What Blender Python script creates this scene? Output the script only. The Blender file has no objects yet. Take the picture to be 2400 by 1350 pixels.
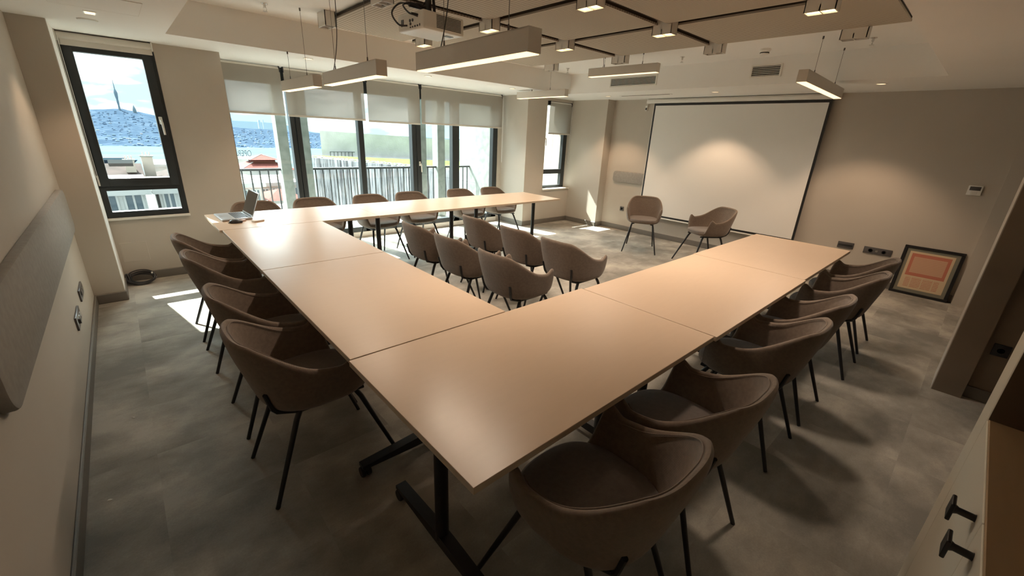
import bpy, bmesh, math, random
from mathutils import Vector, Matrix, Euler
random.seed(7)
PI = math.pi
scene = bpy.context.scene
COL = scene.collection

# ------------------------------------------------------------------ camera
cam_d = bpy.data.cameras.new('camera')
cam_d.sensor_width = 36.0
cam_d.lens = 975.97 / 2400 * 36.0
cam_d.clip_start = 0.02
cam_d.clip_end = 6000
cam = bpy.data.objects.new('camera', cam_d)
COL.objects.link(cam)
RGT = Vector((0.74439, -0.66631, 0.043738))
DWN = Vector((-0.198972, -0.283859, -0.937995))
FWD = Vector((0.637412, 0.689531, -0.343879))
cam.matrix_world = Matrix(((RGT.x, -DWN.x, -FWD.x, 0.0), (RGT.y, -DWN.y, -FWD.y, 0.0),
                           (RGT.z, -DWN.z, -FWD.z, 1.585), (0, 0, 0, 1)))
scene.camera = cam

# ------------------------------------------------------------------ world, sun, exposure
scene.view_settings.view_transform = 'Standard'
scene.view_settings.look = 'None'
scene.view_settings.exposure = 0.50
scene.view_settings.gamma = 1.0
scene.view_settings.use_curve_mapping = False
cy = scene.cycles
cy.use_denoising = True
cy.max_bounces = 9
cy.diffuse_bounces = 7
cy.glossy_bounces = 4
cy.transmission_bounces = 6
cy.transparent_max_bounces = 16
cy.sample_clamp_indirect = 6.0
cy.caustics_reflective = False
cy.caustics_refractive = False
SUN_STRENGTH = 34.0
SKY_STRENGTH = 2.05
SKY_BOOST = 13.0
SPOT_W = 58.0
DOWN_W = 36.0
STRIP = 1.3
STRIP_W = 16.0

world = bpy.data.worlds.new('sky')
scene.world = world
world.use_nodes = True
wn, wl = world.node_tree.nodes, world.node_tree.links
wn.clear()
wo = wn.new('ShaderNodeOutputWorld')
wb = wn.new('ShaderNodeBackground')
wb.inputs['Strength'].default_value = SKY_STRENGTH
tc = wn.new('ShaderNodeTexCoord')
mp = wn.new('ShaderNodeMapping')
mp.inputs['Scale'].default_value = (3.0, 3.0, 11.0)
nz = wn.new('ShaderNodeTexNoise')
nz.inputs['Scale'].default_value = 2.6
nz.inputs['Detail'].default_value = 7.0
nz.inputs['Roughness'].default_value = 0.55
rp = wn.new('ShaderNodeValToRGB')
rp.color_ramp.elements[0].position = 0.42
rp.color_ramp.elements[0].color = (0.37, 0.48, 0.515, 1)
rp.color_ramp.elements[1].position = 0.58
rp.color_ramp.elements[1].color = (0.90, 0.94, 0.95, 1)
wl.new(tc.outputs['Generated'], mp.inputs['Vector'])
wl.new(mp.outputs['Vector'], nz.inputs['Vector'])
wl.new(nz.outputs['Fac'], rp.inputs['Fac'])
# unseen sky around the sun brightened to add daylight indoors, above the window view
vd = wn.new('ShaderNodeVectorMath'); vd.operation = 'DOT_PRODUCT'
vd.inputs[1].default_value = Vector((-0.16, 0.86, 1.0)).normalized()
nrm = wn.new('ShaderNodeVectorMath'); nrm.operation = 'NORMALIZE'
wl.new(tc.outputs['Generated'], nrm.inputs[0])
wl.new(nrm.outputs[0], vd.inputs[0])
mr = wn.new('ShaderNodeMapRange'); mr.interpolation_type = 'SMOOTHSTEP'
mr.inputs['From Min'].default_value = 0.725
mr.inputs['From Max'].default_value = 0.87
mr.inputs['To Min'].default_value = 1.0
mr.inputs['To Max'].default_value = SKY_BOOST
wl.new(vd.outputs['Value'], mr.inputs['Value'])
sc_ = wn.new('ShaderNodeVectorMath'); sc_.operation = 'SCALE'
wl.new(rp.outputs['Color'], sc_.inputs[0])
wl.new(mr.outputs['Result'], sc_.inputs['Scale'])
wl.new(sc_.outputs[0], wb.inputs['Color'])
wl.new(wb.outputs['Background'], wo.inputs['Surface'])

sun_d = bpy.data.lights.new('sun', 'SUN')
sun_d.energy = SUN_STRENGTH
sun_d.angle = math.radians(0.6)
sun_d.color = (1.0, 0.96, 0.88)
sun = bpy.data.objects.new('sun', sun_d)
COL.objects.link(sun)
sun.rotation_euler = Vector((0.16, -0.86, -1.0)).to_track_quat('-Z', 'Y').to_euler()
sun.location = (-3, 20, 22)

# ------------------------------------------------------------------ materials
def principled(name, col, rough=0.6, metal=0.0, spec=0.5, emit=None, estr=0.0):
    m = bpy.data.materials.new(name)
    m.use_nodes = True
    b = m.node_tree.nodes['Principled BSDF']
    b.inputs['Base Color'].default_value = (*col, 1)
    b.inputs['Roughness'].default_value = rough
    b.inputs['Metallic'].default_value = metal
    b.inputs['Specular IOR Level'].default_value = spec
    if emit:
        b.inputs['Emission Color'].default_value = (*emit, 1)
        b.inputs['Emission Strength'].default_value = estr
    return m

class NT:
    """small node-building helper"""
    def __init__(s, m):
        s.m, s.n, s.l = m, m.node_tree.nodes, m.node_tree.links
        s.b = s.n.get('Principled BSDF')
    def new(s, t, **kw):
        nd = s.n.new(t)
        for k, v in kw.items():
            if k.startswith('_'):
                setattr(nd, k[1:], v)
            else:
                nd.inputs[k.replace('__', ' ')].default_value = v
        return nd
    def link(s, a, b):
        s.l.new(a, b)
    def math(s, op, a, b=None):
        nd = s.n.new('ShaderNodeMath')
        nd.operation = op
        for i, v in enumerate((a, b)):
            if v is None:
                continue
            if isinstance(v, (int, float)):
                nd.inputs[i].default_value = v
            else:
                s.l.new(v, nd.inputs[i])
        return nd.outputs[0]
    def coord(s, scale=(1, 1, 1), kind='Object'):
        t = s.n.new('ShaderNodeTexCoord')
        mpn = s.n.new('ShaderNodeMapping')
        mpn.inputs['Scale'].default_value = scale
        s.l.new(t.outputs[kind], mpn.inputs['Vector'])
        return mpn.outputs['Vector']
    def noise(s, vec, scale, detail=4.0, rough=0.5):
        nd = s.new('ShaderNodeTexNoise', Scale=scale, Detail=detail, Roughness=rough)
        s.l.new(vec, nd.inputs['Vector'])
        return nd.outputs['Fac']
    def ramp(s, fac, stops):
        r = s.n.new('ShaderNodeValToRGB')
        e = r.color_ramp.elements
        while len(e) < len(stops):
            e.new(0.5)
        for k, (p, c) in enumerate(stops):
            e[k].position = p
            e[k].color = (*c, 1)
        s.l.new(fac, r.inputs['Fac'])
        return r.outputs['Color']
    def bump(s, h, strength=0.2, dist=0.002):
        bn = s.new('ShaderNodeBump', Strength=strength, Distance=dist)
        s.l.new(h, bn.inputs['Height'])
        s.l.new(bn.outputs['Normal'], s.b.inputs['Normal'])

def mottled(name, c1, c2, scale, rough=0.7, bscale=None, bstr=0.15, bdist=0.001, stretch=(1, 1, 1), spec=0.4):
    m = principled(name, c1, rough, spec=spec)
    t = NT(m)
    v = t.coord(stretch)
    t.link(t.ramp(t.noise(v, scale, 5.0), [(0.35, c1), (0.65, c2)]), t.b.inputs['Base Color'])
    if bscale:
        t.bump(t.noise(v, bscale, 2.0), bstr, bdist)
    return m

M = {}
M['wall'] = mottled('wall_paint', (0.495, 0.45, 0.39), (0.522, 0.475, 0.414), 1.5, 0.75, 260, 0.12, 0.0006)
M['ceiling'] = mottled('ceiling_paint', (0.83, 0.825, 0.80), (0.85, 0.845, 0.82), 1.2, 0.8)
M['baseboard'] = principled('grey_baseboard', (0.17, 0.155, 0.135), 0.45)
M['frame'] = principled('anthracite_frame', (0.022, 0.026, 0.028), 0.42)
M['white_plastic'] = principled('white_plastic', (0.80, 0.79, 0.75), 0.35)
M['white_metal'] = principled('white_lacquer', (0.78, 0.76, 0.71), 0.4)
M['dark_plastic'] = principled('dark_plastic', (0.025, 0.025, 0.028), 0.35)
M['grey_plate'] = principled('graphite_plate', (0.09, 0.085, 0.085), 0.3)
M['black'] = principled('black_metal', (0.012, 0.012, 0.013), 0.38)
M['rubber'] = principled('rubber', (0.02, 0.02, 0.02), 0.7)
M['chrome'] = principled('brushed_metal', (0.75, 0.74, 0.72), 0.25, 1.0)
M['brown_board'] = mottled('brown_board', (0.115, 0.075, 0.045), (0.14, 0.095, 0.06), 6, 0.6)
M['brown_lining'] = mottled('brown_lining', (0.20, 0.15, 0.105), (0.23, 0.175, 0.125), 3, 0.6)
M['counter_wood'] = mottled('counter_board', (0.33, 0.22, 0.12), (0.37, 0.25, 0.14), 8, 0.5, stretch=(0.3, 3, 1))
M['cupboard_white'] = principled('cupboard_lacquer', (0.72, 0.66, 0.55), 0.45)
M['lamp_body'] = principled('lamp_aluminium', (0.64, 0.60, 0.54), 0.42, 0.1)
M['lamp_on'] = principled('warm_diffuser', (0.9, 0.8, 0.6), 0.5, emit=(1.0, 0.70, 0.40), estr=STRIP)
M['bulb_on'] = principled('warm_reflector', (0.9, 0.8, 0.6), 0.4, emit=(1.0, 0.68, 0.36), estr=2.6)
M['bulb_off'] = principled('grey_reflector', (0.42, 0.40, 0.37), 0.3, 0.4)
M['cable'] = principled('steel_wire', (0.16, 0.15, 0.14), 0.4, 0.6)
M['grille_dark'] = principled('grille_shadow_box', (0.03, 0.028, 0.025), 0.8)
M['screen'] = principled('projection_cloth', (0.80, 0.79, 0.76), 0.85)
M['pad_fabric'] = mottled('grey_felt', (0.29, 0.275, 0.255), (0.325, 0.31, 0.288), 30, 0.95, 500, 0.3, 0.001)
M['concrete'] = mottled('pale_concrete', (0.25, 0.27, 0.25), (0.33, 0.35, 0.325), 9, 0.85, 40, 0.3, 0.004, spec=0.05)
M['railing'] = principled('grey_railing_paint', (0.045, 0.05, 0.052), 0.55)
M['deck'] = mottled('deck_stone', (0.34, 0.335, 0.325), (0.42, 0.415, 0.40), 12, 0.8, spec=0.05)
M['grass'] = mottled('grass', (0.030, 0.055, 0.008), (0.065, 0.10, 0.016), 0.6, 0.9, spec=0.05)
M['pebble'] = mottled('pebbles', (0.34, 0.34, 0.33), (0.48, 0.48, 0.47), 3, 0.9, spec=0.05)
M['roof_red'] = mottled('red_roof_tiles', (0.085, 0.024, 0.019), (0.11, 0.034, 0.027), 3, 0.8, spec=0.05)
M['roof_old'] = mottled('weathered_roof_tiles', (0.024, 0.016, 0.0135), (0.042, 0.028, 0.025), 0.8, 0.85, spec=0.05)
M['plaster_pale'] = mottled('pale_plaster', (0.42, 0.42, 0.40), (0.50, 0.50, 0.48), 0.5, 0.9, spec=0.05)
M['plaster_beige'] = mottled('beige_plaster', (0.44, 0.39, 0.335), (0.52, 0.465, 0.405), 0.5, 0.9, spec=0.05)
M['plaster_rose'] = mottled('rose_plaster', (0.42, 0.34, 0.315), (0.50, 0.41, 0.385), 0.5, 0.9, spec=0.05)
M['far_glass'] = principled('distant_window_glass', (0.10, 0.13, 0.15), 0.2)
M['sheet'] = principled('steel_sheet', (0.15, 0.155, 0.155), 0.8, spec=0.05)
M['water'] = mottled('sea_water', (0.046, 0.070, 0.084), (0.060, 0.086, 0.100), 0.004, 1.0, stretch=(1, 4, 1), spec=0.0)
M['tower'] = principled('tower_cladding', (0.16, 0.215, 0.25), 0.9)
M['ground'] = mottled('city_ground', (0.07, 0.068, 0.066), (0.10, 0.097, 0.093), 0.05, 0.9, spec=0.05)
M['laptop_metal'] = principled('silver_laptop', (0.52, 0.53, 0.54), 0.35, 0.6)
M['laptop_screen'] = principled('laptop_glass', (0.02, 0.022, 0.025), 0.12)
M['keys'] = principled('laptop_keys', (0.05, 0.05, 0.055), 0.5)
M['copper_plastic'] = principled('rose_plastic', (0.55, 0.40, 0.33), 0.4)
M['mat_board'] = principled('grey_green_mount', (0.20, 0.19, 0.145), 0.8)
M['letters'] = principled('sign_letters', (0.05, 0.07, 0.08), 0.6)

# carpet: planks with their own streaks
m = principled('carpet', (0.3, 0.28, 0.25), 0.95, spec=0.1)
t = NT(m)
v = t.coord()
sx = t.new('ShaderNodeSeparateXYZ')
t.link(v, sx.inputs[0])
ix = t.math('FLOOR', t.math('DIVIDE', t.math('ADD', sx.outputs[0], 0.16), 0.5))
iy = t.math('FLOOR', t.math('DIVIDE', t.math('ADD', sx.outputs[1], 0.1), 0.5))
cb = t.new('ShaderNodeCombineXYZ')
t.link(ix, cb.inputs[0]); t.link(iy, cb.inputs[1])
wnz = t.new('ShaderNodeTexWhiteNoise', _noise_dimensions='3D')
t.link(cb.outputs[0], wnz.inputs['Vector'])
off = t.new('ShaderNodeVectorMath', _operation='SCALE')
t.link(wnz.outputs['Color'], off.inputs[0])
off.inputs['Scale'].default_value = 0.16
add = t.new('ShaderNodeVectorMath', _operation='ADD')
t.link(v, add.inputs[0]); t.link(off.outputs[0], add.inputs[1])
m1 = t.new('ShaderNodeMapping', Scale=(1.0, 1.15, 1))
t.link(add.outputs[0], m1.inputs['Vector'])
n1 = t.noise(m1.outputs['Vector'], 2.0, 4.0, 0.5)
m2 = t.new('ShaderNodeMapping', Scale=(1.6, 2.6, 1))
t.link(add.outputs[0], m2.inputs['Vector'])
n2 = t.noise(m2.outputs['Vector'], 4.0, 6.0, 0.7)
n3 = t.noise(v, 120, 2.0)
mixv = t.math('ADD', t.math('ADD', t.math('MULTIPLY', n1, 0.8), t.math('ADD', t.math('MULTIPLY', n2, 0.26), t.math('MULTIPLY', t.math('SUBTRACT', n3, 0.5), 0.10))),
              t.math('MULTIPLY', t.math('SUBTRACT', wnz.outputs['Value'], 0.5), 0.05))
t.link(t.ramp(mixv, [(0.40, (0.215, 0.202, 0.178)), (0.53, (0.305, 0.283, 0.248)), (0.66, (0.44, 0.405, 0.35))]), t.b.inputs['Base Color'])
t.bump(t.noise(v, 420, 2.0), 0.5, 0.003)
M['carpet'] = m

# table laminate
m = principled('table_laminate', (0.5, 0.4, 0.3), 0.34, spec=0.5)
t = NT(m)
v = t.coord((1.0, 1.0, 1))
n = t.noise(t.coord((0.9, 6.0, 1)), 7, 5, 0.6)
t.link(t.ramp(n, [(0.25, (0.555, 0.415, 0.300)), (0.75, (0.575, 0.430, 0.312))]), t.b.inputs['Base Color'])
t.link(t.math('ADD', t.math('MULTIPLY', t.noise(v, 5, 3), 0.08), 0.27), t.b.inputs['Roughness'])
M['table_top'] = m
M['table_edge'] = principled('table_edge_band', (0.56, 0.47, 0.36), 0.4)

# woven chair fabric
def weave(name, c1, c2):
    m = principled(name, c1, 0.92, spec=0.15)
    t = NT(m)
    v = t.coord()
    w1 = t.new('ShaderNodeTexWave', _wave_type='BANDS', _bands_direction='DIAGONAL', Scale=150.0, Distortion=2.5, Detail=1.0)
    t.link(v, w1.inputs['Vector'])
    t.link(t.ramp(t.math('ADD', t.math('MULTIPLY', w1.outputs['Fac'], 0.25), t.math('MULTIPLY', t.noise(v, 60, 3), 0.75)), [(0.3, c1), (0.7, c2)]), t.b.inputs['Base Color'])
    t.bump(t.math('ADD', w1.outputs['Fac'], t.noise(v, 330, 2)), 0.22, 0.0012)
    t.b.inputs['Sheen Weight'].default_value = 0.25
    t.b.inputs['Sheen Roughness'].default_value = 0.5
    return m
M['fabric'] = weave('taupe_weave', (0.160, 0.122, 0.095), (0.215, 0.165, 0.130))
M['cushion'] = weave('shaded_taupe_weave', (0.148, 0.123, 0.108), (0.185, 0.155, 0.137))  # same taupe, greyed in colour for the shade on the seat

# grooved ceiling panel
m = principled('grooved_panel', (0.45, 0.4, 0.33), 0.8)
t = NT(m)
sx = t.new('ShaderNodeSeparateXYZ')
t.link(t.coord(), sx.inputs[0])
fr = t.math('FRACT', t.math('DIVIDE', sx.outputs[0], 0.031))
g = t.math('LESS_THAN', fr, 0.22)
t.link(t.ramp(g, [(0.0, (0.47, 0.415, 0.335)), (1.0, (0.20, 0.165, 0.125))]), t.b.inputs['Base Color'])
t.bump(t.math('SUBTRACT', 1.0, g), 0.4, 0.003)
M['grooved'] = m
M['gap_shade'] = principled('gap_shade_brown', (0.055, 0.042, 0.032), 0.9)  # shade of the panel gaps put into a dark brown

# roller blind cloth: lets part of the view and light through
m = bpy.data.materials.new('screen_cloth'); m.use_nodes = True
n_, l_ = m.node_tree.nodes, m.node_tree.links
n_.clear()
o = n_.new('ShaderNodeOutputMaterial')
dif = n_.new('ShaderNodeBsdfDiffuse'); dif.inputs['Color'].default_value = (0.50, 0.465, 0.41, 1)
trl = n_.new('ShaderNodeBsdfTranslucent'); trl.inputs['Color'].default_value = (0.22, 0.20, 0.17, 1)
trp = n_.new('ShaderNodeBsdfTransparent'); trp.inputs['Color'].default_value = (1, 0.97, 0.95, 1)
a1 = n_.new('ShaderNodeMixShader'); a1.inputs[0].default_value = 0.30
a2 = n_.new('ShaderNodeMixShader'); a2.inputs[0].default_value = 0.11
l_.new(dif.outputs[0], a1.inputs[1]); l_.new(trl.outputs[0], a1.inputs[2])
l_.new(a1.outputs[0], a2.inputs[1]); l_.new(trp.outputs[0], a2.inputs[2])
l_.new(a2.outputs[0], o.inputs['Surface'])
M['blind'] = m

# window glass
m = bpy.data.materials.new('window_glass'); m.use_nodes = True
n_, l_ = m.node_tree.nodes, m.node_tree.links
n_.clear()
o = n_.new('ShaderNodeOutputMaterial')
trp = n_.new('ShaderNodeBsdfTransparent'); trp.inputs['Color'].default_value = (0.90, 0.955, 0.95, 1)
gl = n_.new('ShaderNodeBsdfGlossy'); gl.inputs['Roughness'].default_value = 0.02
a1 = n_.new('ShaderNodeMixShader'); a1.inputs[0].default_value = 0.05
l_.new(trp.outputs[0], a1.inputs[1]); l_.new(gl.outputs[0], a1.inputs[2])
l_.new(a1.outputs[0], o.inputs['Surface'])
M['glass'] = m

# rough grey wall across the green roof
M['far_wall'] = mottled('rough_render', (0.58, 0.545, 0.58), (0.68, 0.64, 0.68), 0.8, 0.9, 6, 0.6, 0.05, spec=0.05)
# corrugated boards
m = principled('weathered_boards', (0.6, 0.6, 0.6), 0.9, spec=0.05)
t = NT(m)
v = t.coord()
t.link(t.ramp(t.noise(t.coord((6.0, 6.0, 0.35)), 2.2, 5, 0.65), [(0.36, (0.12, 0.115, 0.12)), (0.50, (0.36, 0.355, 0.355)), (0.62, (0.56, 0.555, 0.555))]), t.b.inputs['Base Color'])
M['boards'] = m
# far hill, woods and houses; blue distance haze is put into the colour
m = principled('haze_blue_hill_woods', (0.1, 0.15, 0.2), 1.0, spec=0.0)
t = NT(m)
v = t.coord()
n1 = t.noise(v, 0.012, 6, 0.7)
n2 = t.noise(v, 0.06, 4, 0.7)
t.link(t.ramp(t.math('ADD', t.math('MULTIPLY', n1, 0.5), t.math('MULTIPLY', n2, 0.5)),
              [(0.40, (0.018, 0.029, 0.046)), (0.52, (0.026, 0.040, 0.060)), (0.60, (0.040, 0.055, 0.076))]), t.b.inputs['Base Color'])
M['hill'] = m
M['hill_far'] = principled('distant_ridge', (0.36, 0.47, 0.55), 1.0, spec=0.0)  # pale haze put into the ridge and skyline colour
# houses on the hill: random pale tones per house
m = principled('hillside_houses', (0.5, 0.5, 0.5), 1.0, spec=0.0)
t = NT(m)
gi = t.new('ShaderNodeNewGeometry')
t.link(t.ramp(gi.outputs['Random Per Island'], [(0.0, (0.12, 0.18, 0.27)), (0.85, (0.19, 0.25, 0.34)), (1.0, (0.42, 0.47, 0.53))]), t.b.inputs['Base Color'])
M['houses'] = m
# red certificate print
m = principled('certificate_paper', (0.6, 0.4, 0.3), 0.7)
t = NT(m)
g_ = t.coord(kind='Generated')
sx = t.new('ShaderNodeSeparateXYZ')
t.link(g_, sx.inputs[0])
U, V = sx.outputs[1], sx.outputs[2]          # across the sheet, up the sheet
def band(val, lo, hi):
    return t.math('MULTIPLY', t.math('GREATER_THAN', val, lo), t.math('LESS_THAN', val, hi))
outer = t.math('MULTIPLY', band(U, 0.06, 0.94), band(V, 0.36, 0.95))
inner = t.math('MULTIPLY', band(U, 0.13, 0.87), band(V, 0.44, 0.87))
border = t.math('SUBTRACT', outer, inner)
lower = t.math('MULTIPLY', band(U, 0.13, 0.90), band(V, 0.05, 0.32))
rows = t.math('GREATER_THAN', t.math('FRACT', t.math('MULTIPLY', V, 24.0)), 0.45)
cols = t.math('GREATER_THAN', t.math('FRACT', t.math('MULTIPLY', U, 4.0)), 0.10)
txt = t.math('MULTIPLY', t.math('MULTIPLY', rows, cols), t.math('GREATER_THAN', t.noise(t.coord((60, 60, 60)), 4, 2), 0.40))
ink = t.math('MAXIMUM', t.math('MULTIPLY', border, 0.95),
             t.math('MAXIMUM', t.math('MULTIPLY', t.math('MULTIPLY', lower, txt), 0.75),
                    t.math('MULTIPLY', inner, t.math('ADD', 0.30, t.math('MULTIPLY', rows, 0.25)))))
t.link(t.ramp(ink, [(0.0, (0.62, 0.48, 0.31)), (1.0, (0.50, 0.155, 0.10))]), t.b.inputs['Base Color'])
M['certificate'] = m

# ------------------------------------------------------------------ geometry helpers
class MB:
    def __init__(s):
        s.bm = bmesh.new()
    def box(s, x0, y0, z0, x1, y1, z1, bev=0.0, seg=2, rot=None, piv=None):
        r = bmesh.ops.create_cube(s.bm, size=1.0)
        vs = r['verts']
        c = Vector(((x0 + x1) / 2, (y0 + y1) / 2, (z0 + z1) / 2))
        d = Vector((abs(x1 - x0), abs(y1 - y0), abs(z1 - z0)))
        for v in vs:
            v.co = Vector((v.co.x * d.x, v.co.y * d.y, v.co.z * d.z)) + c
        if bev > 0:
            es = list({e for v in vs for e in v.link_edges})
            rb = bmesh.ops.bevel(s.bm, geom=es, offset=min(bev, min(d) * 0.45), segments=seg, affect='EDGES', profile=0.5)
            vs = list({v for f in rb['faces'] for v in f.verts} | {v for v in vs if v.is_valid})
        if rot is not None:
            p = Vector(piv) if piv is not None else c
            for v in vs:
                v.co = rot @ (v.co - p) + p
        return s
    def tube(s, pts, r, seg=10, cap=True, closed=False):
        pts = [Vector(p) for p in pts]
        rs = r if isinstance(r, (list, tuple)) else [r] * len(pts)
        rings = []
        up = None
        n = len(pts)
        for i, p in enumerate(pts):
            if closed:
                d = pts[(i + 1) % n] - pts[i - 1]
            else:
                d = (pts[min(i + 1, n - 1)] - pts[max(i - 1, 0)])
            d.normalize()
            if up is None:
                up = Vector((0, 0, 1)) if abs(d.z) < 0.9 else Vector((1, 0, 0))
            a = d.cross(up)
            if a.length < 1e-5:
                a = d.orthogonal()
            a.normalize()
            b = a.cross(d).normalized()
            up = b
            rings.append([s.bm.verts.new(p + (a * math.cos(2 * PI * k / seg) + b * math.sin(2 * PI * k / seg)) * rs[i]) for k in range(seg)])
        m = n if closed else n - 1
        for i in range(m):
            A, B = rings[i], rings[(i + 1) % n]
            for k in range(seg):
                s.bm.faces.new((A[k], A[(k + 1) % seg], B[(k + 1) % seg], B[k]))
        if cap and not closed:
            s.bm.faces.new(rings[0][::-1])
            s.bm.faces.new(rings[-1])
        return s
    def cyl(s, p0, p1, r0, r1=None, seg=20):
        return s.tube([p0, p1], [r0, r1 if r1 is not None else r0], seg)
    def lathe(s, prof, c=(0, 0, 0), seg=28, axis='z'):
        c = Vector(c)
        rings = []
        for (r, h) in prof:
            ring = []
            for k in range(seg):
                a = 2 * PI * k / seg
                p = Vector((r * math.cos(a), r * math.sin(a), h))
                if axis == 'x':
                    p = Vector((h, r * math.cos(a), r * math.sin(a)))
                elif axis == 'y':
                    p = Vector((r * math.sin(a), h, r * math.cos(a)))
                ring.append(s.bm.verts.new(p + c))
            rings.append(ring)
        for A, B in zip(rings, rings[1:]):
            for k in range(seg):
                s.bm.faces.new((A[k], A[(k + 1) % seg], B[(k + 1) % seg], B[k]))
        if prof[0][0] > 1e-6:
            s.bm.faces.new(rings[0][::-1])
        if prof[-1][0] > 1e-6:
            s.bm.faces.new(rings[-1])
        return s
    def prism(s, poly, a, b, axis='z'):
        """poly in the two other axes, extruded from a to b along axis"""
        def P(u, v, w):
            return {'z': (u, v, w), 'x': (w, u, v), 'y': (u, w, v)}[axis]
        lo = [s.bm.verts.new(P(u, v, a)) for u, v in poly]
        hi = [s.bm.verts.new(P(u, v, b)) for u, v in poly]
        n = len(poly)
        for k in range(n):
            s.bm.faces.new((lo[k], lo[(k + 1) % n], hi[(k + 1) % n], hi[k]))
        s.bm.faces.new(lo[::-1])
        s.bm.faces.new(hi)
        return s
    def grid(s, rows, closed_u=False):
        vr = [[s.bm.verts.new(p) for p in row] for row in rows]
        for A, B in zip(vr, vr[1:]):
            n = len(A)
            for k in range(n if closed_u else n - 1):
                s.bm.faces.new((A[k], A[(k + 1) % n], B[(k + 1) % n], B[k]))
        return vr
    def mesh(s, name, mat, off=None, smooth=35.0, mats=None):
        bmesh.ops.remove_doubles(s.bm, verts=s.bm.verts, dist=1e-6)
        bmesh.ops.recalc_face_normals(s.bm, faces=s.bm.faces)
        if off is not None:
            bmesh.ops.translate(s.bm, verts=s.bm.verts, vec=-Vector(off))
        me = bpy.data.meshes.new(name)
        if smooth:
            lim = math.radians(smooth)
            for f in s.bm.faces:
                f.smooth = True
            for e in s.bm.edges:
                if len(e.link_faces) == 2 and e.calc_face_angle(0) > lim:
                    e.smooth = False
        s.bm.to_mesh(me)
        s.bm.free()
        for x in (mats or [mat]):
            me.materials.append(x)
        return me

def obj(name, mb, mat, parent=None, world=True, smooth=35.0, label=None):
    """one linked mesh object; with a parent its geometry is shifted to the parent's base"""
    off = parent_loc(parent) if (parent is not None and world) else None
    o = bpy.data.objects.new(name, mb.mesh(name, mat, off, smooth))
    COL.objects.link(o)
    if parent is not None:
        o.parent = parent
    if label:
        o['label'] = label
    return o
def parent_loc(p):
    l = Vector((0, 0, 0))
    while p is not None:
        l += p.location
        p = p.parent
    return l
def tag(o, label, cat, group=None):
    o['label'] = label
    o['category'] = cat
    if group:
        o['group'] = group
    return o
def thing(name, label, cat, loc=(0, 0, 0), rotz=0.0, group=None):
    o = bpy.data.objects.new(name, None)
    COL.objects.link(o)
    o.empty_display_size = 0.1
    o.location = loc
    o.rotation_euler = (0, 0, rotz)
    return tag(o, label, cat, group)
def struct(name, mb, mat, parent=None, smooth=35.0):
    o = obj(name, mb, mat, parent, True, smooth)
    if parent is None:
        o['kind'] = 'structure'
    return o
def struct_empty(name, loc):
    o = bpy.data.objects.new(name, None)
    COL.objects.link(o)
    o.location = loc
    o['kind'] = 'structure'
    return o
def solo(name, mb, mat, label, cat, base, group=None, smooth=35.0):
    """a thing that is one mesh, with its origin at base"""
    o = bpy.data.objects.new(name, mb.mesh(name, mat, base, smooth))
    COL.objects.link(o)
    o.location = base
    return tag(o, label, cat, group)
def dup(root, loc, rotz, label, group=None):
    r = root.copy()
    COL.objects.link(r)
    r.location = loc
    r.rotation_euler = (0, 0, rotz)
    r['label'] = label
    if group:
        r['group'] = group
    for ch in list(root.children):
        c = ch.copy()
        COL.objects.link(c)
        c.parent = r
        for gch in list(ch.children):
            d = gch.copy()
            COL.objects.link(d)
            d.parent = c
    return r
def add_light(name, kind, parent, loc, power, color, rot=None, **kw):
    ld = bpy.data.lights.new(name, kind)
    ld.energy = power
    ld.color = color
    for k, v in kw.items():
        setattr(ld, k, v)
    o = bpy.data.objects.new(name, ld)
    COL.objects.link(o)
    o.location = Vector(loc) - parent_loc(parent)
    o.parent = parent
    return o

# ================================================================== ROOM SHELL
ZC, ZT = 2.25, 2.53                 # low ceiling, raised tray
TX0, TX1, TY0, TY1 = 0.48, 5.60, 0.50, 4.90
XL, XR = -0.42, 6.78
YW = 5.60
YB = -2.4                           # behind the camera

b = MB(); b.box(XL - 0.2, YB - 0.1, -0.12, XR + 0.2, 6.36, 0.0)
struct('floor', b, M['carpet'], smooth=None)

b = MB()
b.box(XL - 0.2, YB - 0.1, ZC, TX0, 5.70, 2.70)
b.box(TX1, YB - 0.1, ZC, XR + 0.2, 6.45, 2.70)
b.box(TX0, YB - 0.1, ZC, TX1, TY0, 2.70)
b.box(TX0, TY1, ZC, 0.955, 5.70, 2.70)
b.box(0.955, TY1, ZC, TX1, 6.45, 2.70)
b.box(TX0 - 0.1, TY0 - 0.1, ZT, TX1 + 0.1, TY1 + 0.1, 2.72)
struct('ceiling', b, M['ceiling'], smooth=None)

b = MB(); b.box(XL - 0.2, YB - 0.1, 0, XL, 6.0, ZC + 0.02)
struct('wall_left', b, M['wall'], smooth=None)

# window wall: pillar, parapet under window 1, pier, pier, parapet under window 3
b = MB()
b.box(XL - 0.2, 5.01, 0, -0.215, 5.70, ZC + 0.01)
b.box(-0.215, YW, 0, 0.43, 5.70, 0.645)
b.box(-0.215, YW, 2.19, 0.43, 5.70, ZC + 0.01)
b.box(0.43, YW, 0, 0.960, 6.45, ZC + 0.01)
b.box(5.352, YW, 0, 5.835, 6.45, ZC + 0.01)
b.box(5.265, 6.27, 0, 5.36, 6.45, ZC + 0.01)
b.box(5.83, YW, 0, 6.60, 6.10, 0.65)
b.box(5.83, YW + 0.06, 2.20, 6.60, 6.10, ZC + 0.01)
struct('wall_back', b, M['wall'], smooth=None)

# screen wall with the small jog beside window 3 and the pilaster at the right end
b = MB()
b.box(6.575, 4.845, 0, 7.0, 6.10, ZC + 0.01)
b.box(XR, -0.11, 0, 7.0, 4.85, ZC + 0.01)
b.box(6.735, YB, 0, 7.0, -0.11, ZC + 0.01)
struct('wall_right', b, M['wall'], smooth=None)

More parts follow.
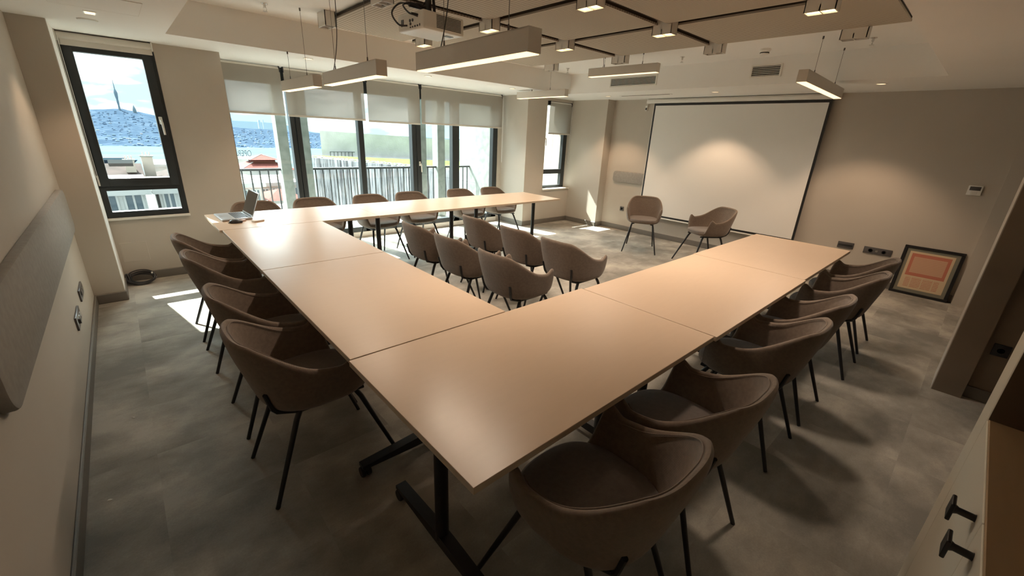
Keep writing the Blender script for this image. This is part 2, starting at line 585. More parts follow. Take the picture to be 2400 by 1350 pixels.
# entrance side: free end of a wall and the recess behind it, far closing wall
b = MB()
b.box(XL - 0.2, YB - 0.1, 0, XR + 0.2, YB, ZC + 0.01)
b.box(1.76, -1.6, 0, 4.1, -1.5, ZC + 0.01)
b.box(-0.30, -0.64, 0, 1.60, -0.56, ZC + 0.01)
struct('wall_front', b, M['wall'], smooth=None)
b = MB()
b.box(4.03, -0.30, 0, 4.36, -0.150, ZC + 0.01)
b.box(4.095, -1.49, 0, 4.36, -0.30, ZC + 0.01)
struct('wall_recess', b, M['brown_lining'], smooth=None)
b = MB(); b.box(4.03, -0.150, 0, 4.36, -0.145, ZC + 0.005)
struct('trim_2', b, M['wall'], smooth=None)

# baseboards
def base(name, segs, h=0.085, d=0.014):
    b = MB()
    for (x0, y0, x1, y1) in segs:
        b.box(x0, y0, 0.0, x1, y1, h, 0.004, 1)
    struct(name, b, M['baseboard'])
base('baseboard_left', [(XL, 1.24, XL + 0.014, 5.01)])
base('baseboard_left_near', [(XL, -0.6, XL + 0.012, 1.235)])
base('baseboard_back', [(XL, 4.996, -0.201, 5.01), (-0.215, 5.01, -0.201, YW), (-0.215, YW - 0.014, 0.96, YW),
                        (5.352, YW - 0.014, 6.575, YW), (5.338, YW - 0.014, 5.352, 6.27)])
base('baseboard_right', [(6.561, 4.831, 6.575, YW), (6.561, 4.831, XR, 4.845), (XR - 0.014, -0.10, XR, 4.845)])
base('baseboard_front', [(4.081, -1.5, 4.095, -0.30)])

# ------------------------------------------------------------------ windows
def pane(name, parent, x0, z0, x1, z1, y):
    b = MB(); b.box(x0, y - 0.004, z0, x1, y + 0.004, z1)
    return obj(name, b, M['glass'], parent, smooth=None)
def handle(parent, x, y, z, down=1):
    b = MB()
    b.box(x - 0.014, y - 0.012, z - 0.035, x + 0.014, y, z + 0.035, 0.005)
    b.tube([(x, y - 0.01, z), (x, y - 0.04, z), (x + 0.004, y - 0.048, z - 0.02), (x + 0.006, y - 0.05, z - 0.13)], [0.009, 0.009, 0.010, 0.008], 10)
    obj('window_handle', b, M['white_metal'], parent)

# window 1: tall tilting sash over a low fixed pane
w = struct_empty('window_1', (0.10, YW + 0.02, 0.645))
b = MB(); y0, y1 = YW - 0.005, YW + 0.07
b.box(-0.213, y0, 0.655, -0.165, y1, 2.19); b.box(0.378, y0, 0.655, 0.428, y1, 2.19)
b.box(-0.165, y0, 0.655, 0.378, y1, 0.712); b.box(-0.165, y0, 0.914, 0.378, y1, 0.965)
b.box(-0.165, y0, 2.155, 0.378, y1, 2.19)
obj('frame', b, M['frame'], w, smooth=None)
b = MB(); y0 = YW - 0.022
b.box(-0.195, y0, 0.955, -0.125, y1 - 0.01, 2.165, 0.006); b.box(0.333, y0, 0.955, 0.405, y1 - 0.01, 2.165, 0.006)
b.box(-0.13, y0, 0.955, 0.34, y1 - 0.01, 1.032, 0.006); b.box(-0.13, y0, 2.10, 0.34, y1 - 0.01, 2.165, 0.006)
obj('sash', b, M['frame'], w)
pane('glass_pane', w, -0.13, 1.025, 0.34, 2.105, YW + 0.03)
pane('glass_pane', w, -0.17, 0.705, 0.38, 0.92, YW + 0.03)
handle(w, 0.366, YW - 0.022, 1.57)
b = MB(); b.box(-0.206, YW - 0.034, 0.965, -0.192, YW - 0.02, 1.06, 0.004)
obj('hinge_cover', b, M['white_metal'], w)
b = MB(); b.box(-0.214, YW - 0.03, 0.632, 0.435, YW + 0.03, 0.655, 0.004)
obj('window_sill', b, M['white_metal'], w)
b = MB(); b.box(-0.2146, 5.012, 0.09, -0.2105, YW - 0.03, 2.249)
struct('trim_1', b, M['ceiling'], smooth=None)

# window 2: five floor-standing bays of the balcony front
YG = 6.30
w = struct_empty('window_2', (3.10, YG, 0.0))
b = MB(); y0, y1 = YG - 0.02, YG + 0.08
for (x0, x1) in ((0.962, 1.082), (2.640, 2.716), (4.270, 4.408), (5.160, 5.264)):
    b.box(x0, y0, 0.02, x1, y1, 2.25, 0.004, 1)
for (x0, x1) in ((1.735, 1.795), (1.80, 1.862), (3.497, 3.570), (3.575, 3.655)):
    b.box(x0, y0 - 0.012, 0.03, x1, y1, 2.25, 0.006, 1)
b.box(0.962, y0, 2.055, 5.264, y1, 2.25)
b.box(0.962, y0, 0.075, 5.264, y1, 0.150)
obj('frame', b, M['frame'], w)
b = MB(); b.box(0.962, YG - 0.035, 0.0, 5.264, YG + 0.08, 0.075, 0.004, 1)
obj('threshold', b, M['white_metal'], w)
for (x0, x1) in ((1.08, 1.74), (1.86, 2.645), (2.71, 3.50), (3.65, 4.275), (4.40, 5.165)):
    pane('glass_pane', w, x0, 0.145, x1, 2.06, YG + 0.03)
handle(w, 3.618, YG - 0.03, 1.085)

# window 3: narrow window in the corner
YN = 5.73
w = struct_empty('window_3', (6.2, YN, 0.65))
b = MB(); y0, y1 = YN - 0.01, YN + 0.06
b.box(5.835, y0, 0.652, 5.91, y1, 2.25); b.box(6.455, y0, 0.652, 6.555, y1, 2.25)
b.box(5.90, y0, 0.652, 6.46, y1, 0.700); b.box(5.90, y0, 0.918, 6.46, y1, 1.000)
b.box(5.90, y0, 2.13, 6.46, y1, 2.20)
obj('frame', b, M['frame'], w, smooth=None)
pane('glass_pane', w, 5.905, 0.995, 6.46, 2.14, YN + 0.02)
pane('glass_pane', w, 5.905, 0.695, 6.46, 0.925, YN + 0.02)
b = MB(); b.box(5.838, YW - 0.03, 0.632, 6.573, YN - 0.01, 0.652, 0.004)
obj('window_sill', b, M['white_metal'], w)
b = MB(); b.box(6.552, YN - 0.01, 0.652, 6.574, YN + 0.3, 2.25)
obj('jamb', b, M['wall'], w, smooth=None)
handle(w, 5.925, YN - 0.012, 1.56)

# ------------------------------------------------------------------ roller blinds
def blind(label, x0, x1, y, ztop, zbot, group='roller blinds on the balcony front', tube_r=0.026, chain=None):
    r = thing('roller_blind', label, 'blind', ((x0 + x1) / 2, y, ztop), group=group)
    b = MB(); b.cyl((x0 + 0.012, y, ztop - 0.030), (x1 - 0.012, y, ztop - 0.030), tube_r, seg=18)
    obj('roller', b, M['white_metal'], r)
    b = MB()
    yc = y - tube_r
    b.grid([[(x0, yc, zbot + 0.02), (x1, yc, zbot + 0.02)], [(x0, yc, ztop - 0.030), (x1, yc, ztop - 0.030)]])
    obj('cloth', b, M['blind'], r, smooth=None)
    b = MB(); b.box(x0, yc - 0.010, zbot, x1, yc + 0.010, zbot + 0.026, 0.005)
    obj('bottom_bar', b, M['lamp_body'], r)
    for xe in (x0 + 0.004, x1 - 0.004):
        b = MB(); b.box(xe - 0.004, y - 0.032, ztop - 0.065, xe + 0.004, y + 0.032, ztop, 0.003)
        obj('bracket', b, M['dark_plastic'], r)
    if chain:
        b = MB()
        b.tube([(chain, y - 0.02, ztop - 0.04), (chain, y - 0.02, 1.12), (chain + 0.008, y - 0.02, 1.10), (chain + 0.016, y - 0.02, 1.12), (chain + 0.016, y - 0.02, ztop - 0.04)], 0.0028, 6)
        obj('pull_chain', b, M['white_plastic'], r)
    return r
YBL = 6.17
blind('screen blind of the leftmost balcony bay, half lowered beside the wall pier', 0.985, 1.655, YBL, 2.249, 1.690)
blind('wide screen blind half lowered over the second balcony bay', 1.690, 2.70, YBL, 2.249, 1.685)
blind('screen blind half lowered over the middle balcony bay', 2.745, 3.575, YBL, 2.249, 1.675)
blind('widest screen blind, over the right balcony bays with concrete posts behind', 3.605, 5.235, YBL, 2.249, 1.690, chain=5.262)
blind('narrow screen blind half lowered in the corner window', 5.945, 6.545, 5.665, 2.199, 1.635, 'roller blinds on the balcony front', 0.022, chain=6.556)
r = thing('roller_blind', 'rolled-up blind above the tall tilting window', 'blind', (0.105, YW - 0.02, 2.249))
b = MB(); b.cyl((-0.20, YW - 0.022, 2.212), (0.415, YW - 0.022, 2.212), 0.031, seg=20); obj('roller', b, M['lamp_body'], r)
b = MB(); b.box(-0.20, YW - 0.036, 2.140, 0.415, YW - 0.028, 2.185, 0.002); obj('bottom_bar', b, M['lamp_body'], r)
for xe in (-0.207, 0.420):
    b = MB(); b.box(xe - 0.005, YW - 0.056, 2.172, xe + 0.005, YW - 0.0, 2.249, 0.003); obj('bracket', b, M['white_metal'], r)
b = MB(); b.tube([(-0.206, YW - 0.05, 2.20), (-0.206, YW - 0.05, 1.05), (-0.200, YW - 0.05, 1.03), (-0.196, YW - 0.05, 1.05), (-0.196, YW - 0.05, 2.2)], 0.0026, 6); obj('pull_chain', b, M['white_plastic'], r)

# ================================================================== CEILING FITTINGS
WARM = (1.0, 0.68, 0.44)
WARMW = (1.0, 0.80, 0.62)
GX = (1.601, 2.578, 3.553, 4.514)
GY = (1.03, 2.136, 3.226, 4.311)
PXS = ((1.665, 2.530), (2.626, 3.505), (3.601, 4.470))
PYS = ((0.70, 2.092), (2.180, 3.180), (3.272, 4.640))
prow = ('camera end', 'middle row', 'window end')
pcol = ('left column above the laptop bank', 'centre column', 'column nearest the screen wall')
for i, (x0, x1) in enumerate(PXS):
    for j, (y0, y1) in enumerate(PYS):
        if i == 0 and j == 0:
            continue                                    # wholly outside the frame
        r = thing('acoustic_panel', 'grooved beige ceiling panel %s, %s' % (pcol[i], prow[j]), 'ceiling panel',
                  ((x0 + x1) / 2, (y0 + y1) / 2, 2.487), group='acoustic panels in the raised ceiling')
        bx = MB(); bx.box(x0, y0, 2.487, x1, y1, 2.500)
        obj('grooved_face', bx, M['grooved'], r, smooth=None)
        bx = MB()
        bx.box(x0 + 0.004, y0 + 0.004, 2.500, x1 - 0.004, y1 - 0.004, 2.518)
        obj('gap_shade_back', bx, M['gap_shade'], r, smooth=None)  # dark back colour stands in for shade at the gap edges
# dark strips added in the panel gaps, where the ceiling only lies in shade
def rail(x0, y0, x1, y1, label):
    b = MB(); b.box(x0, y0, 2.518, x1, y1, 2.5295)
    solo('gap_shade_strip', b, M['gap_shade'], label, 'shade strip', ((x0 + x1) / 2, (y0 + y1) / 2, 2.5295), 'added shade strips above the panel gaps', smooth=None)
rail(2.50, 1.15, 2.655, 2.02, 'dark shade strip in the ceiling gap right of the two largest lit spot boxes')
rail(2.50, 2.25, 2.655, 3.11, 'dark shade strip in the ceiling gap just right of the projector')
rail(2.50, 3.34, 2.655, 4.20, 'dark shade strip in the ceiling gap hidden behind the projector')
rail(3.475, 1.15, 3.63, 2.02, 'dark shade strip in the gap between the two nearest screen-side lit boxes')
rail(3.475, 2.25, 3.63, 3.11, 'dark shade strip in the gap between the two farther screen-side lit boxes')
rail(3.475, 3.34, 3.63, 4.20, 'dark shade strip in the ceiling gap behind the long pendant, toward the windows')
rail(1.70, 2.06, 2.495, 2.21, 'dark shade strip across the gap left of the nearest lit spot boxes')
rail(2.66, 2.06, 3.47, 2.21, 'dark shade strip across the gap between the two nearest lit spot boxes')
rail(3.635, 2.06, 4.43, 2.21, 'dark shade strip across the gap between a lit spot box and a grey unlit one')
rail(1.70, 3.15, 2.495, 3.30, 'dark shade strip across the gap above the projector')
rail(2.66, 3.15, 3.47, 3.30, 'dark shade strip across the gap behind the long pendant')
rail(3.635, 3.15, 4.43, 3.30, 'dark shade strip in the gap above the short pendant by the vents')

# twin spot boxes on the panel grid
LIT = {(1, 0), (1, 1), (1, 2), (1, 3), (2, 0), (2, 1), (2, 2), (2, 3)}
spot_lab = {(1, 1): 'lit twin spot box above the long hanging pendant, at the top edge of the photo',
            (1, 2): 'lit twin spot box right of the projector',
            (1, 3): 'lit twin spot box below the projector, against the ceiling step',
            (1, 0): 'lit twin spot box above the table end by the camera',
            (2, 0): 'lit twin spot box nearest the camera side, cut by the top edge of the photo',
            (2, 1): 'lit twin spot box beside the wide ceiling gap crossing',
            (2, 2): 'lit twin spot box right of the long pendant, left of the smallest lit pendants',
            (2, 3): 'twin spot box hidden behind the long pendant',
            (0, 2): 'unlit grey twin spot box touching the top edge, left of the projector',
            (0, 3): 'unlit pale twin spot box hanging left of the projector below the window-side ceiling step',
            (3, 0): 'unlit grey spot box above the rightmost pendant',
            (3, 1): 'unlit grey spot box between the two ceiling vents',
            (3, 2): 'unlit grey spot box just above the pendant in front of the wide vent',
            (3, 3): 'unlit pale spot box at the window end of the screen-side panels'}
def spot_box(x, y, lit, label):
    r = thing('spot_box', label, 'ceiling spotlight', (x, y, ZT), group='twin spot boxes, lit' if lit else 'twin spot boxes, unlit')
    zb = 2.415
    hx, hy, w = 0.046, 0.088, 0.006
    b = MB()
    b.box(x - hx, y - hy, zb, x - hx + w, y + hy, ZT); b.box(x + hx - w, y - hy, zb, x + hx, y + hy, ZT)
    b.box(x - hx, y - hy, zb, x + hx, y - hy + w, ZT); b.box(x - hx, y + hy - w, zb, x + hx, y + hy, ZT)
    b.box(x - hx, y - 0.004, zb + 0.002, x + hx, y + 0.004, zb + 0.04)
    b.box(x - hx + 0.003, y - hy + 0.003, zb + 0.06, x + hx - 0.003, y + hy - 0.003, ZT - 0.01)
    obj('housing', b, M['white_metal'], r, smooth=None)
    for s in (-1, 1):
        yc = y + s * 0.044
        b = MB()
        rows = []
        for (k, z) in ((1.0, zb + 0.010), (0.55, zb + 0.042)):
            a, c = 0.038 * k, 0.038 * k
            rows.append([(x - a, yc - c, z), (x + a, yc - c, z), (x + a, yc + c, z), (x - a, yc + c, z)])
        vr = b.grid(rows, closed_u=True)
        b.bm.faces.new(vr[1])
        obj('reflector', b, M['bulb_on' if lit else 'bulb_off'], r, smooth=None)
        b = MB(); b.lathe([(0.0, zb + 0.020), (0.010, zb + 0.022), (0.013, zb + 0.034), (0.013, zb + 0.05)], (x, yc, 0), 14)
        obj('bulb', b, M['lamp_on'] if lit else M['bulb_off'], r)
    if lit:
        add_light('spot_light', 'SPOT', r, (x, y, zb - 0.012), SPOT_W, WARMW, spot_size=math.radians(88), spot_blend=0.85, shadow_soft_size=0.10)
for (i, j), lab in spot_lab.items():
    spot_box(GX[i], GY[j], (i, j) in LIT, lab)

# recessed downlights in the low ceiling
def downlight(x, y, label, square=False, power=None):
    r = thing('recessed_downlight', label, 'ceiling downlight', (x, y, ZC), group='recessed downlights in the low ceiling')
    b = MB()
    if square:
        b.box(x - 0.034, y - 0.05, ZC - 0.004, x + 0.034, y + 0.05, ZC + 0.0)
        obj('trim_ring', b, M['white_plastic'], r)
        b = MB(); b.box(x - 0.026, y - 0.042, ZC - 0.006, x + 0.026, y + 0.042, ZC - 0.003)
        obj('lens', b, M['lamp_on'], r)
    else:
        b.lathe([(0.036, ZC - 0.002), (0.040, ZC - 0.006), (0.048, ZC - 0.005), (0.050, ZC)], (x, y, 0), 28)
        obj('trim_ring', b, M['white_plastic'], r)
        b = MB(); b.lathe([(0.0, ZC - 0.005), (0.037, ZC - 0.004), (0.037, ZC - 0.001)], (x, y, 0), 24)
        obj('lens', b, M['lamp_on'], r)
    add_light('spot_light', 'SPOT', r, (x, y, ZC - 0.02), power or DOWN_W, WARM, spot_size=math.radians(100), spot_blend=0.45, shadow_soft_size=0.03)
downlight(0.04, 4.44, 'lit oblong downlight above the tall tilting window, beside the round cover', True, 15.0)
downlight(1.676, 5.14, 'lit downlight over the leftmost blinds', False, 18.0)
downlight(3.132, 5.155, 'lit downlight in front of the middle blind, below the long pendant', False, 20.0)
downlight(4.60, 5.18, 'lit downlight in front of the widest blind', False, 20.0)
downlight(6.07, 4.49, 'lit downlight over the wall corner left of the projection screen')
downlight(6.09, 2.77, 'lit downlight above the middle of the projection screen')
downlight(5.98, 1.02, 'lit downlight right of the projection screen')

# linear pendants
def pendant(label, p0, p1, zb, cab, feed=None, h=0.095, w=0.072, dim=1.0):
    p0, p1 = Vector((*p0, zb)), Vector((*p1, zb))
    c = (p0 + p1) / 2
    r = thing('linear_pendant', label, 'pendant lamp', (c.x, c.y, zb + h), group='linear pendants hung at different heights')
    d = (p1 - p0); L = d.length; d.normalize()
    n = Vector((-d.y, d.x, 0)) * (w / 2)
    ang = math.atan2(d.y, d.x)
    rot = Matrix.Rotation(ang, 3, 'Z')
    def bx(mb, a0, b0, z0, a1, b1, z1, bev=0.0):
        mb.box(c.x + a0, c.y + b0, z0, c.x + a1, c.y + b1, z1, bev, 1, rot, (c.x, c.y, z0))
        return mb
    b = MB()
    bx(b, -L / 2, -w / 2, zb + 0.004, L / 2, -w / 2 + 0.003, zb + h)
    bx(b, -L / 2, w / 2 - 0.003, zb + 0.004, L / 2, w / 2, zb + h)
    bx(b, -L / 2, -w / 2, zb + h - 0.004, L / 2, w / 2, zb + h)
    obj('profile', b, M['lamp_body'], r, smooth=None)
    for s in (-1, 1):
        b = MB(); bx(b, s * L / 2 - 0.002, -w / 2 - 0.0005, zb + 0.003, s * L / 2 + 0.002, w / 2 + 0.0005, zb + h + 0.0005)
        obj('end_cap', b, M['lamp_body'], r, smooth=None)
    b = MB(); bx(b, -L / 2 + 0.004, -w / 2 + 0.003, zb, L / 2 - 0.004, w / 2 - 0.003, zb + 0.010)
    obj('diffuser', b, M['lamp_on'], r, smooth=None)
    for k in (0.17, 0.5, 0.83):
        q = p0 + (p1 - p0) * k
        add_light('strip_light', 'SPOT', r, (q.x, q.y, zb - 0.006), STRIP_W * dim, WARMW, spot_size=math.radians(165), spot_blend=1.0, shadow_soft_size=0.03)
    for (tx, top) in cab:
        q = p0 + (p1 - p0) * tx
        b = MB(); b.tube([(q.x, q.y, zb + h), (q.x, q.y, top)], 0.0016, 6)
        wire = obj('suspension_wire', b, M['cable'], r)
        b = MB(); b.cyl((q.x, q.y, zb + h), (q.x, q.y, zb + h + 0.035), 0.0055, 0.004, 10)
        b.cyl((q.x, q.y, top - 0.022), (q.x, q.y, top), 0.007, 0.007, 10)
        obj('wire_grip', b, M['cable'], wire)
    if feed:
        q = p0 + (p1 - p0) * feed[0]
        e = Vector(feed[1])
        b = MB()
        pts = [Vector((q.x, q.y, zb + h)).lerp(e, k / 10) + Vector((0.02 * math.sin(PI * k / 10), 0, -0.03 * math.sin(PI * k / 10))) for k in range(11)]
        b.tube(pts, 0.003, 6)
        obj('feed_cable', b, M['dark_plastic'], r)
    return r
pendant('leftmost and farthest lit pendant over the laptop table bank, in front of the left blinds', (1.405, 5.09), (1.395, 4.10), 1.905, ((0.22, ZC), (0.74, ZT)), dim=0.4)
pendant('lit pendant between the leftmost one and the long near one', (1.41, 3.90), (1.355, 2.79), 1.905, ((0.20, ZT), (0.80, 2.487)), (0.15, (1.42, 3.62, ZT)), dim=0.6)
pendant('largest lit pendant hanging right under the projector', (1.395, 2.36), (1.355, 1.40), 1.905, ((0.26, ZT), (0.82, ZT)), (0.22, (1.45, 2.15, ZT)))
pendant('farthest lit pendant near the window corner, with a glowing end', (4.885, 5.34), (4.83, 4.29), 2.13, ((0.30, ZC), (0.68, ZT)), dim=0.4)
pendant('lit pendant hanging just in front of the wide ceiling vent', (4.605, 3.72), (4.64, 2.80), 2.312, ((0.22, ZT), (0.78, ZT)), (0.185, (4.62, 3.55, ZT)))
pendant('rightmost lit pendant, pointing at the screen wall', (4.30, 1.262), (5.79, 1.318), 2.10, ((0.22, 2.487), (0.80, ZT)))

# vents, detectors, sprinklers, hatch
def vent(label, y0, y1, z0, z1, n):
    r = thing('air_vent', label, 'air vent', (TX1, (y0 + y1) / 2, z0), group='air vents in the ceiling step')
    b = MB(); b.box(TX1 - 0.003, y0, z0, TX1 + 0.0, y1, z1)
    obj('shadow_box', b, M['grille_dark'], r, smooth=None)
    b = MB(); t_ = 0.016
    b.box(TX1 - 0.012, y0 - t_, z0 - t_, TX1, y1 + t_, z0); b.box(TX1 - 0.012, y0 - t_, z1, TX1, y1 + t_, z1 + t_)
    b.box(TX1 - 0.012, y0 - t_, z0, TX1, y0, z1); b.box(TX1 - 0.012, y1, z0, TX1, y1 + t_, z1)
    obj('frame', b, M['white_metal'], r, smooth=None)
    rot = Matrix.Rotation(math.radians(-30), 3, 'Y')
    for k in range(n):
        z = z0 + (k + 0.5) * (z1 - z0) / n
        b = MB(); b.box(TX1 - 0.010, y0, z - 0.002, TX1 - 0.003, y1, z + 0.002, 0, 1, rot)
        obj('slat', b, M['white_metal'], r, smooth=None)
vent('wide white air vent behind the short pendant, in the ceiling step', 3.385, 4.115, 2.325, 2.425, 6)
vent('short white air vent in the ceiling step above the projection screen', 1.875, 2.165, 2.338, 2.440, 6)
r = thing('slot_diffuser', 'slim slot diffuser in the low ceiling left of the screen housing', 'air vent', (6.13, 3.86, ZC))
b = MB(); b.box(6.10, 3.42, ZC - 0.004, 6.16, 4.30, ZC); obj('frame', b, M['white_metal'], r)
b = MB(); b.box(6.118, 3.45, ZC - 0.006, 6.142, 4.27, ZC - 0.003); obj('slot', b, M['grille_dark'], r)
b = MB(); b.lathe([(0.0, ZC - 0.008), (0.055, ZC - 0.008), (0.06, ZC - 0.003), (0.06, ZC)], (0.02, 4.78, 0), 32)
solo('ceiling_cover', b, M['white_plastic'], 'flat round white cover on the ceiling above the tall tilting window', 'cover', (0.02, 4.78, ZC))
r = thing('smoke_detector', 'white smoke detector on the raised ceiling above the short vent', 'smoke detector', (5.152, 1.911, ZT))
b = MB(); b.lathe([(0.052, ZT), (0.052, ZT - 0.018), (0.047, ZT - 0.02)], (5.152, 1.911, 0), 28); obj('base', b, M['white_plastic'], r)
b = MB(); b.lathe([(0.0, ZT - 0.050), (0.030, ZT - 0.050), (0.038, ZT - 0.044), (0.045, ZT - 0.02)], (5.152, 1.911, 0), 28); obj('head', b, M['white_plastic'], r)
b = MB(); b.lathe([(0.0385, ZT - 0.040), (0.043, ZT - 0.040), (0.043, ZT - 0.032), (0.0385, ZT - 0.032)], (5.152, 1.911, 0), 28); obj('slot_ring', b, M['grille_dark'], r)
for (x, y, lab) in ((1.151, 4.462, 'chrome sprinkler head at the top edge, left of the pale spot box'),
                    (5.072, 4.515, 'sprinkler head in the far ceiling corner near the windows'),
                    (5.104, 2.783, 'sprinkler head between the two ceiling vents'),
                    (5.136, 1.029, 'sprinkler head right of the smoke detector, near the rightmost spot box')):
    r = thing('sprinkler', lab, 'sprinkler', (x, y, ZT), group='sprinkler heads on the raised ceiling')
    b = MB(); b.lathe([(0.028, ZT), (0.028, ZT - 0.004), (0.012, ZT - 0.008), (0.010, ZT - 0.03), (0.0, ZT - 0.032)], (x, y, 0), 20); obj('escutcheon', b, M['chrome'], r)
    b = MB(); b.tube([(x - 0.011, y, ZT - 0.028), (x - 0.013, y, ZT - 0.045), (x - 0.004, y, ZT - 0.055)], 0.0022, 6)
    b.tube([(x + 0.011, y, ZT - 0.028), (x + 0.013, y, ZT - 0.045), (x + 0.004, y, ZT - 0.055)], 0.0022, 6)
    b.lathe([(0.0, ZT - 0.060), (0.018, ZT - 0.059), (0.018, ZT - 0.056), (0.0, ZT - 0.055)], (x, y, 0), 16); obj('deflector', b, M['chrome'], r)
r = thing('ceiling_hatch', 'flush square access hatch in the ceiling at the top left', 'hatch', (0.07, 4.03, ZC))
b = MB(); b.box(-0.147, 3.80, ZC - 0.0025, 0.288, 4.268, ZC); obj('door', b, M['ceiling'], r, smooth=None)
b = MB()
for (x0, y0, x1, y1) in ((-0.1485, 3.7985, 0.2895, 3.80), (-0.1485, 4.268, 0.2895, 4.2695), (-0.1485, 3.8, -0.147, 4.268), (0.288, 3.8, 0.2895, 4.268)):
    b.box(x0, y0, ZC - 0.003, x1, y1, ZC)
obj('joint', b, M['lamp_body'], r, smooth=None)

# projector on its ceiling pole
r = thing('projector', 'white ceiling projector on a black pole, its ports facing the camera side', 'projector', (1.74, 2.81, ZT))
PC = Vector((1.742, 2.812, 0)); PR = Matrix.Rotation(math.radians(4), 3, 'Z')
def pb(mb, x0, y0, z0, x1, y1, z1, bev=0.0, seg=2):
    mb.box(PC.x + x0, PC.y + y0, z0, PC.x + x1, PC.y + y1, z1, bev, seg, PR, (PC.x, PC.y, z0)); return mb
pz0, pz1 = 2.20, 2.305
b = MB(); pb(b, -0.165, -0.150, pz0, 0.165, 0.150, pz1, 0.014, 3); body = obj('body', b, M['white_plastic'], r)
b = MB()
for k in range(9):
    z = pz0 + 0.018 + k * 0.0085
    pb(b, -0.065, -0.1515, z, 0.135, -0.149, z + 0.0042)
obj('side_grille', b, M['dark_plastic'], body, smooth=None)
def port(name, y0, z0, y1, z1, mat):
    b = MB(); pb(b, -0.1675, y0, z0, -0.164, y1, z1, 0.001, 1); obj(name, b, M[mat], body)
for (y0, z0, y1, z1) in ((-0.112, pz0 + 0.014, -0.104, pz0 + 0.028), (-0.090, pz0 + 0.014, -0.076, pz0 + 0.024), (-0.062, pz0 + 0.013, -0.048, pz0 + 0.024),
                         (-0.034, pz0 + 0.013, -0.022, pz0 + 0.022), (-0.010, pz0 + 0.013, 0.004, pz0 + 0.021), (0.075, pz0 + 0.03, 0.105, pz0 + 0.07)):
    port('port', y0, z0, y1, z1, 'dark_plastic')
for (y, z) in ((-0.03, pz0 + 0.055), (0.0, pz0 + 0.055), (-0.005, pz0 + 0.036)):
    b = MB(); c = PR @ Vector((-0.1665, y, 0)) + PC
    b.lathe([(0.009, -0.002), (0.009, 0.002), (0.005, 0.002), (0.005, -0.001), (0.0, -0.001)][::-1], (c.x, c.y, z), 16, 'x'); obj('round_port', b, M['dark_plastic'], body)
b = MB(); pb(b, 0.06, -0.09, pz0 - 0.002, 0.12, -0.05, pz0 + 0.002); obj('lens_slot', b, M['grey_plate'], body)
b = MB(); b.lathe([(0.0, 0.003), (0.030, 0.003), (0.034, -0.004)], (PC.x + 0.168, PC.y + 0.06, pz0 + 0.055), 24, 'x'); obj('lens', b, M['dark_plastic'], body)
b = MB(); pb(b, -0.085, -0.02, pz1, 0.06, 0.06, pz1 + 0.012, 0.003)
b.tube([(1.735, 2.83, pz1 + 0.01), (1.735, 2.83, 2.485)], 0.021, 16)
b.tube([(1.775, 2.815, pz1 + 0.01), (1.77, 2.82, 2.40), (1.765, 2.83, 2.485)], 0.010, 10)
obj('mount_pole', b, M['black'], r)
b = MB(); b.lathe([(0.055, 2.487), (0.055, 2.477), (0.022, 2.470)], (1.735, 2.83, 0), 24); obj('mount_plate', b, M['black'], r)
def wire(name, pts, rad, par, mat='dark_plastic', sub=8):
    P = [Vector(p) for p in pts]
    out = []
    for i in range(len(P) - 1):
        p0, p1, p2, p3 = P[max(i - 1, 0)], P[i], P[i + 1], P[min(i + 2, len(P) - 1)]
        for k in range(sub):
            s = k / sub
            out.append(0.5 * ((2 * p1) + (-p0 + p2) * s + (2 * p0 - 5 * p1 + 4 * p2 - p3) * s * s + (-p0 + 3 * p1 - 3 * p2 + p3) * s ** 3))
    out.append(P[-1])
    b = MB(); b.tube(out, rad, 8)
    return obj(name, b, M[mat], par) if par is not None else b
def L_(x, y, z):
    v = PR @ Vector((x, y, 0)) + PC
    return (v.x, v.y, z)
wire('signal_cable', [L_(-0.168, 0.03, pz0 + 0.03), L_(-0.22, 0.05, pz0 + 0.03), L_(-0.235, 0.10, pz0 + 0.10), L_(-0.17, 0.09, pz0 + 0.165), L_(-0.06, 0.04, pz0 + 0.16), L_(0.0, 0.03, pz0 + 0.22), (1.745, 2.84, 2.46)], 0.0055, r)
wire('power_cable', [L_(-0.168, -0.085, pz0 + 0.075), L_(-0.205, -0.05, pz0 + 0.085), L_(-0.20, 0.02, pz0 + 0.14), L_(-0.12, 0.03, pz0 + 0.165), L_(-0.03, 0.03, pz0 + 0.15), (1.75, 2.845, 2.46)], 0.0055, r)
b = MB(); c0, c1 = L_(-0.166, -0.09, pz0 + 0.073), L_(-0.205, -0.075, pz0 + 0.079); b.cyl(c0, c1, 0.010, 0.007, 12); obj('plug', b, M['dark_plastic'], r)
b = MB(); b.tube([L_(-0.13, 0.06, pz1 + 0.055), L_(-0.06, 0.045, pz1 + 0.06), L_(0.0, 0.03, pz1 + 0.045)], [0.012, 0.020, 0.014], 10); obj('cable_bundle', b, M['dark_plastic'], r)

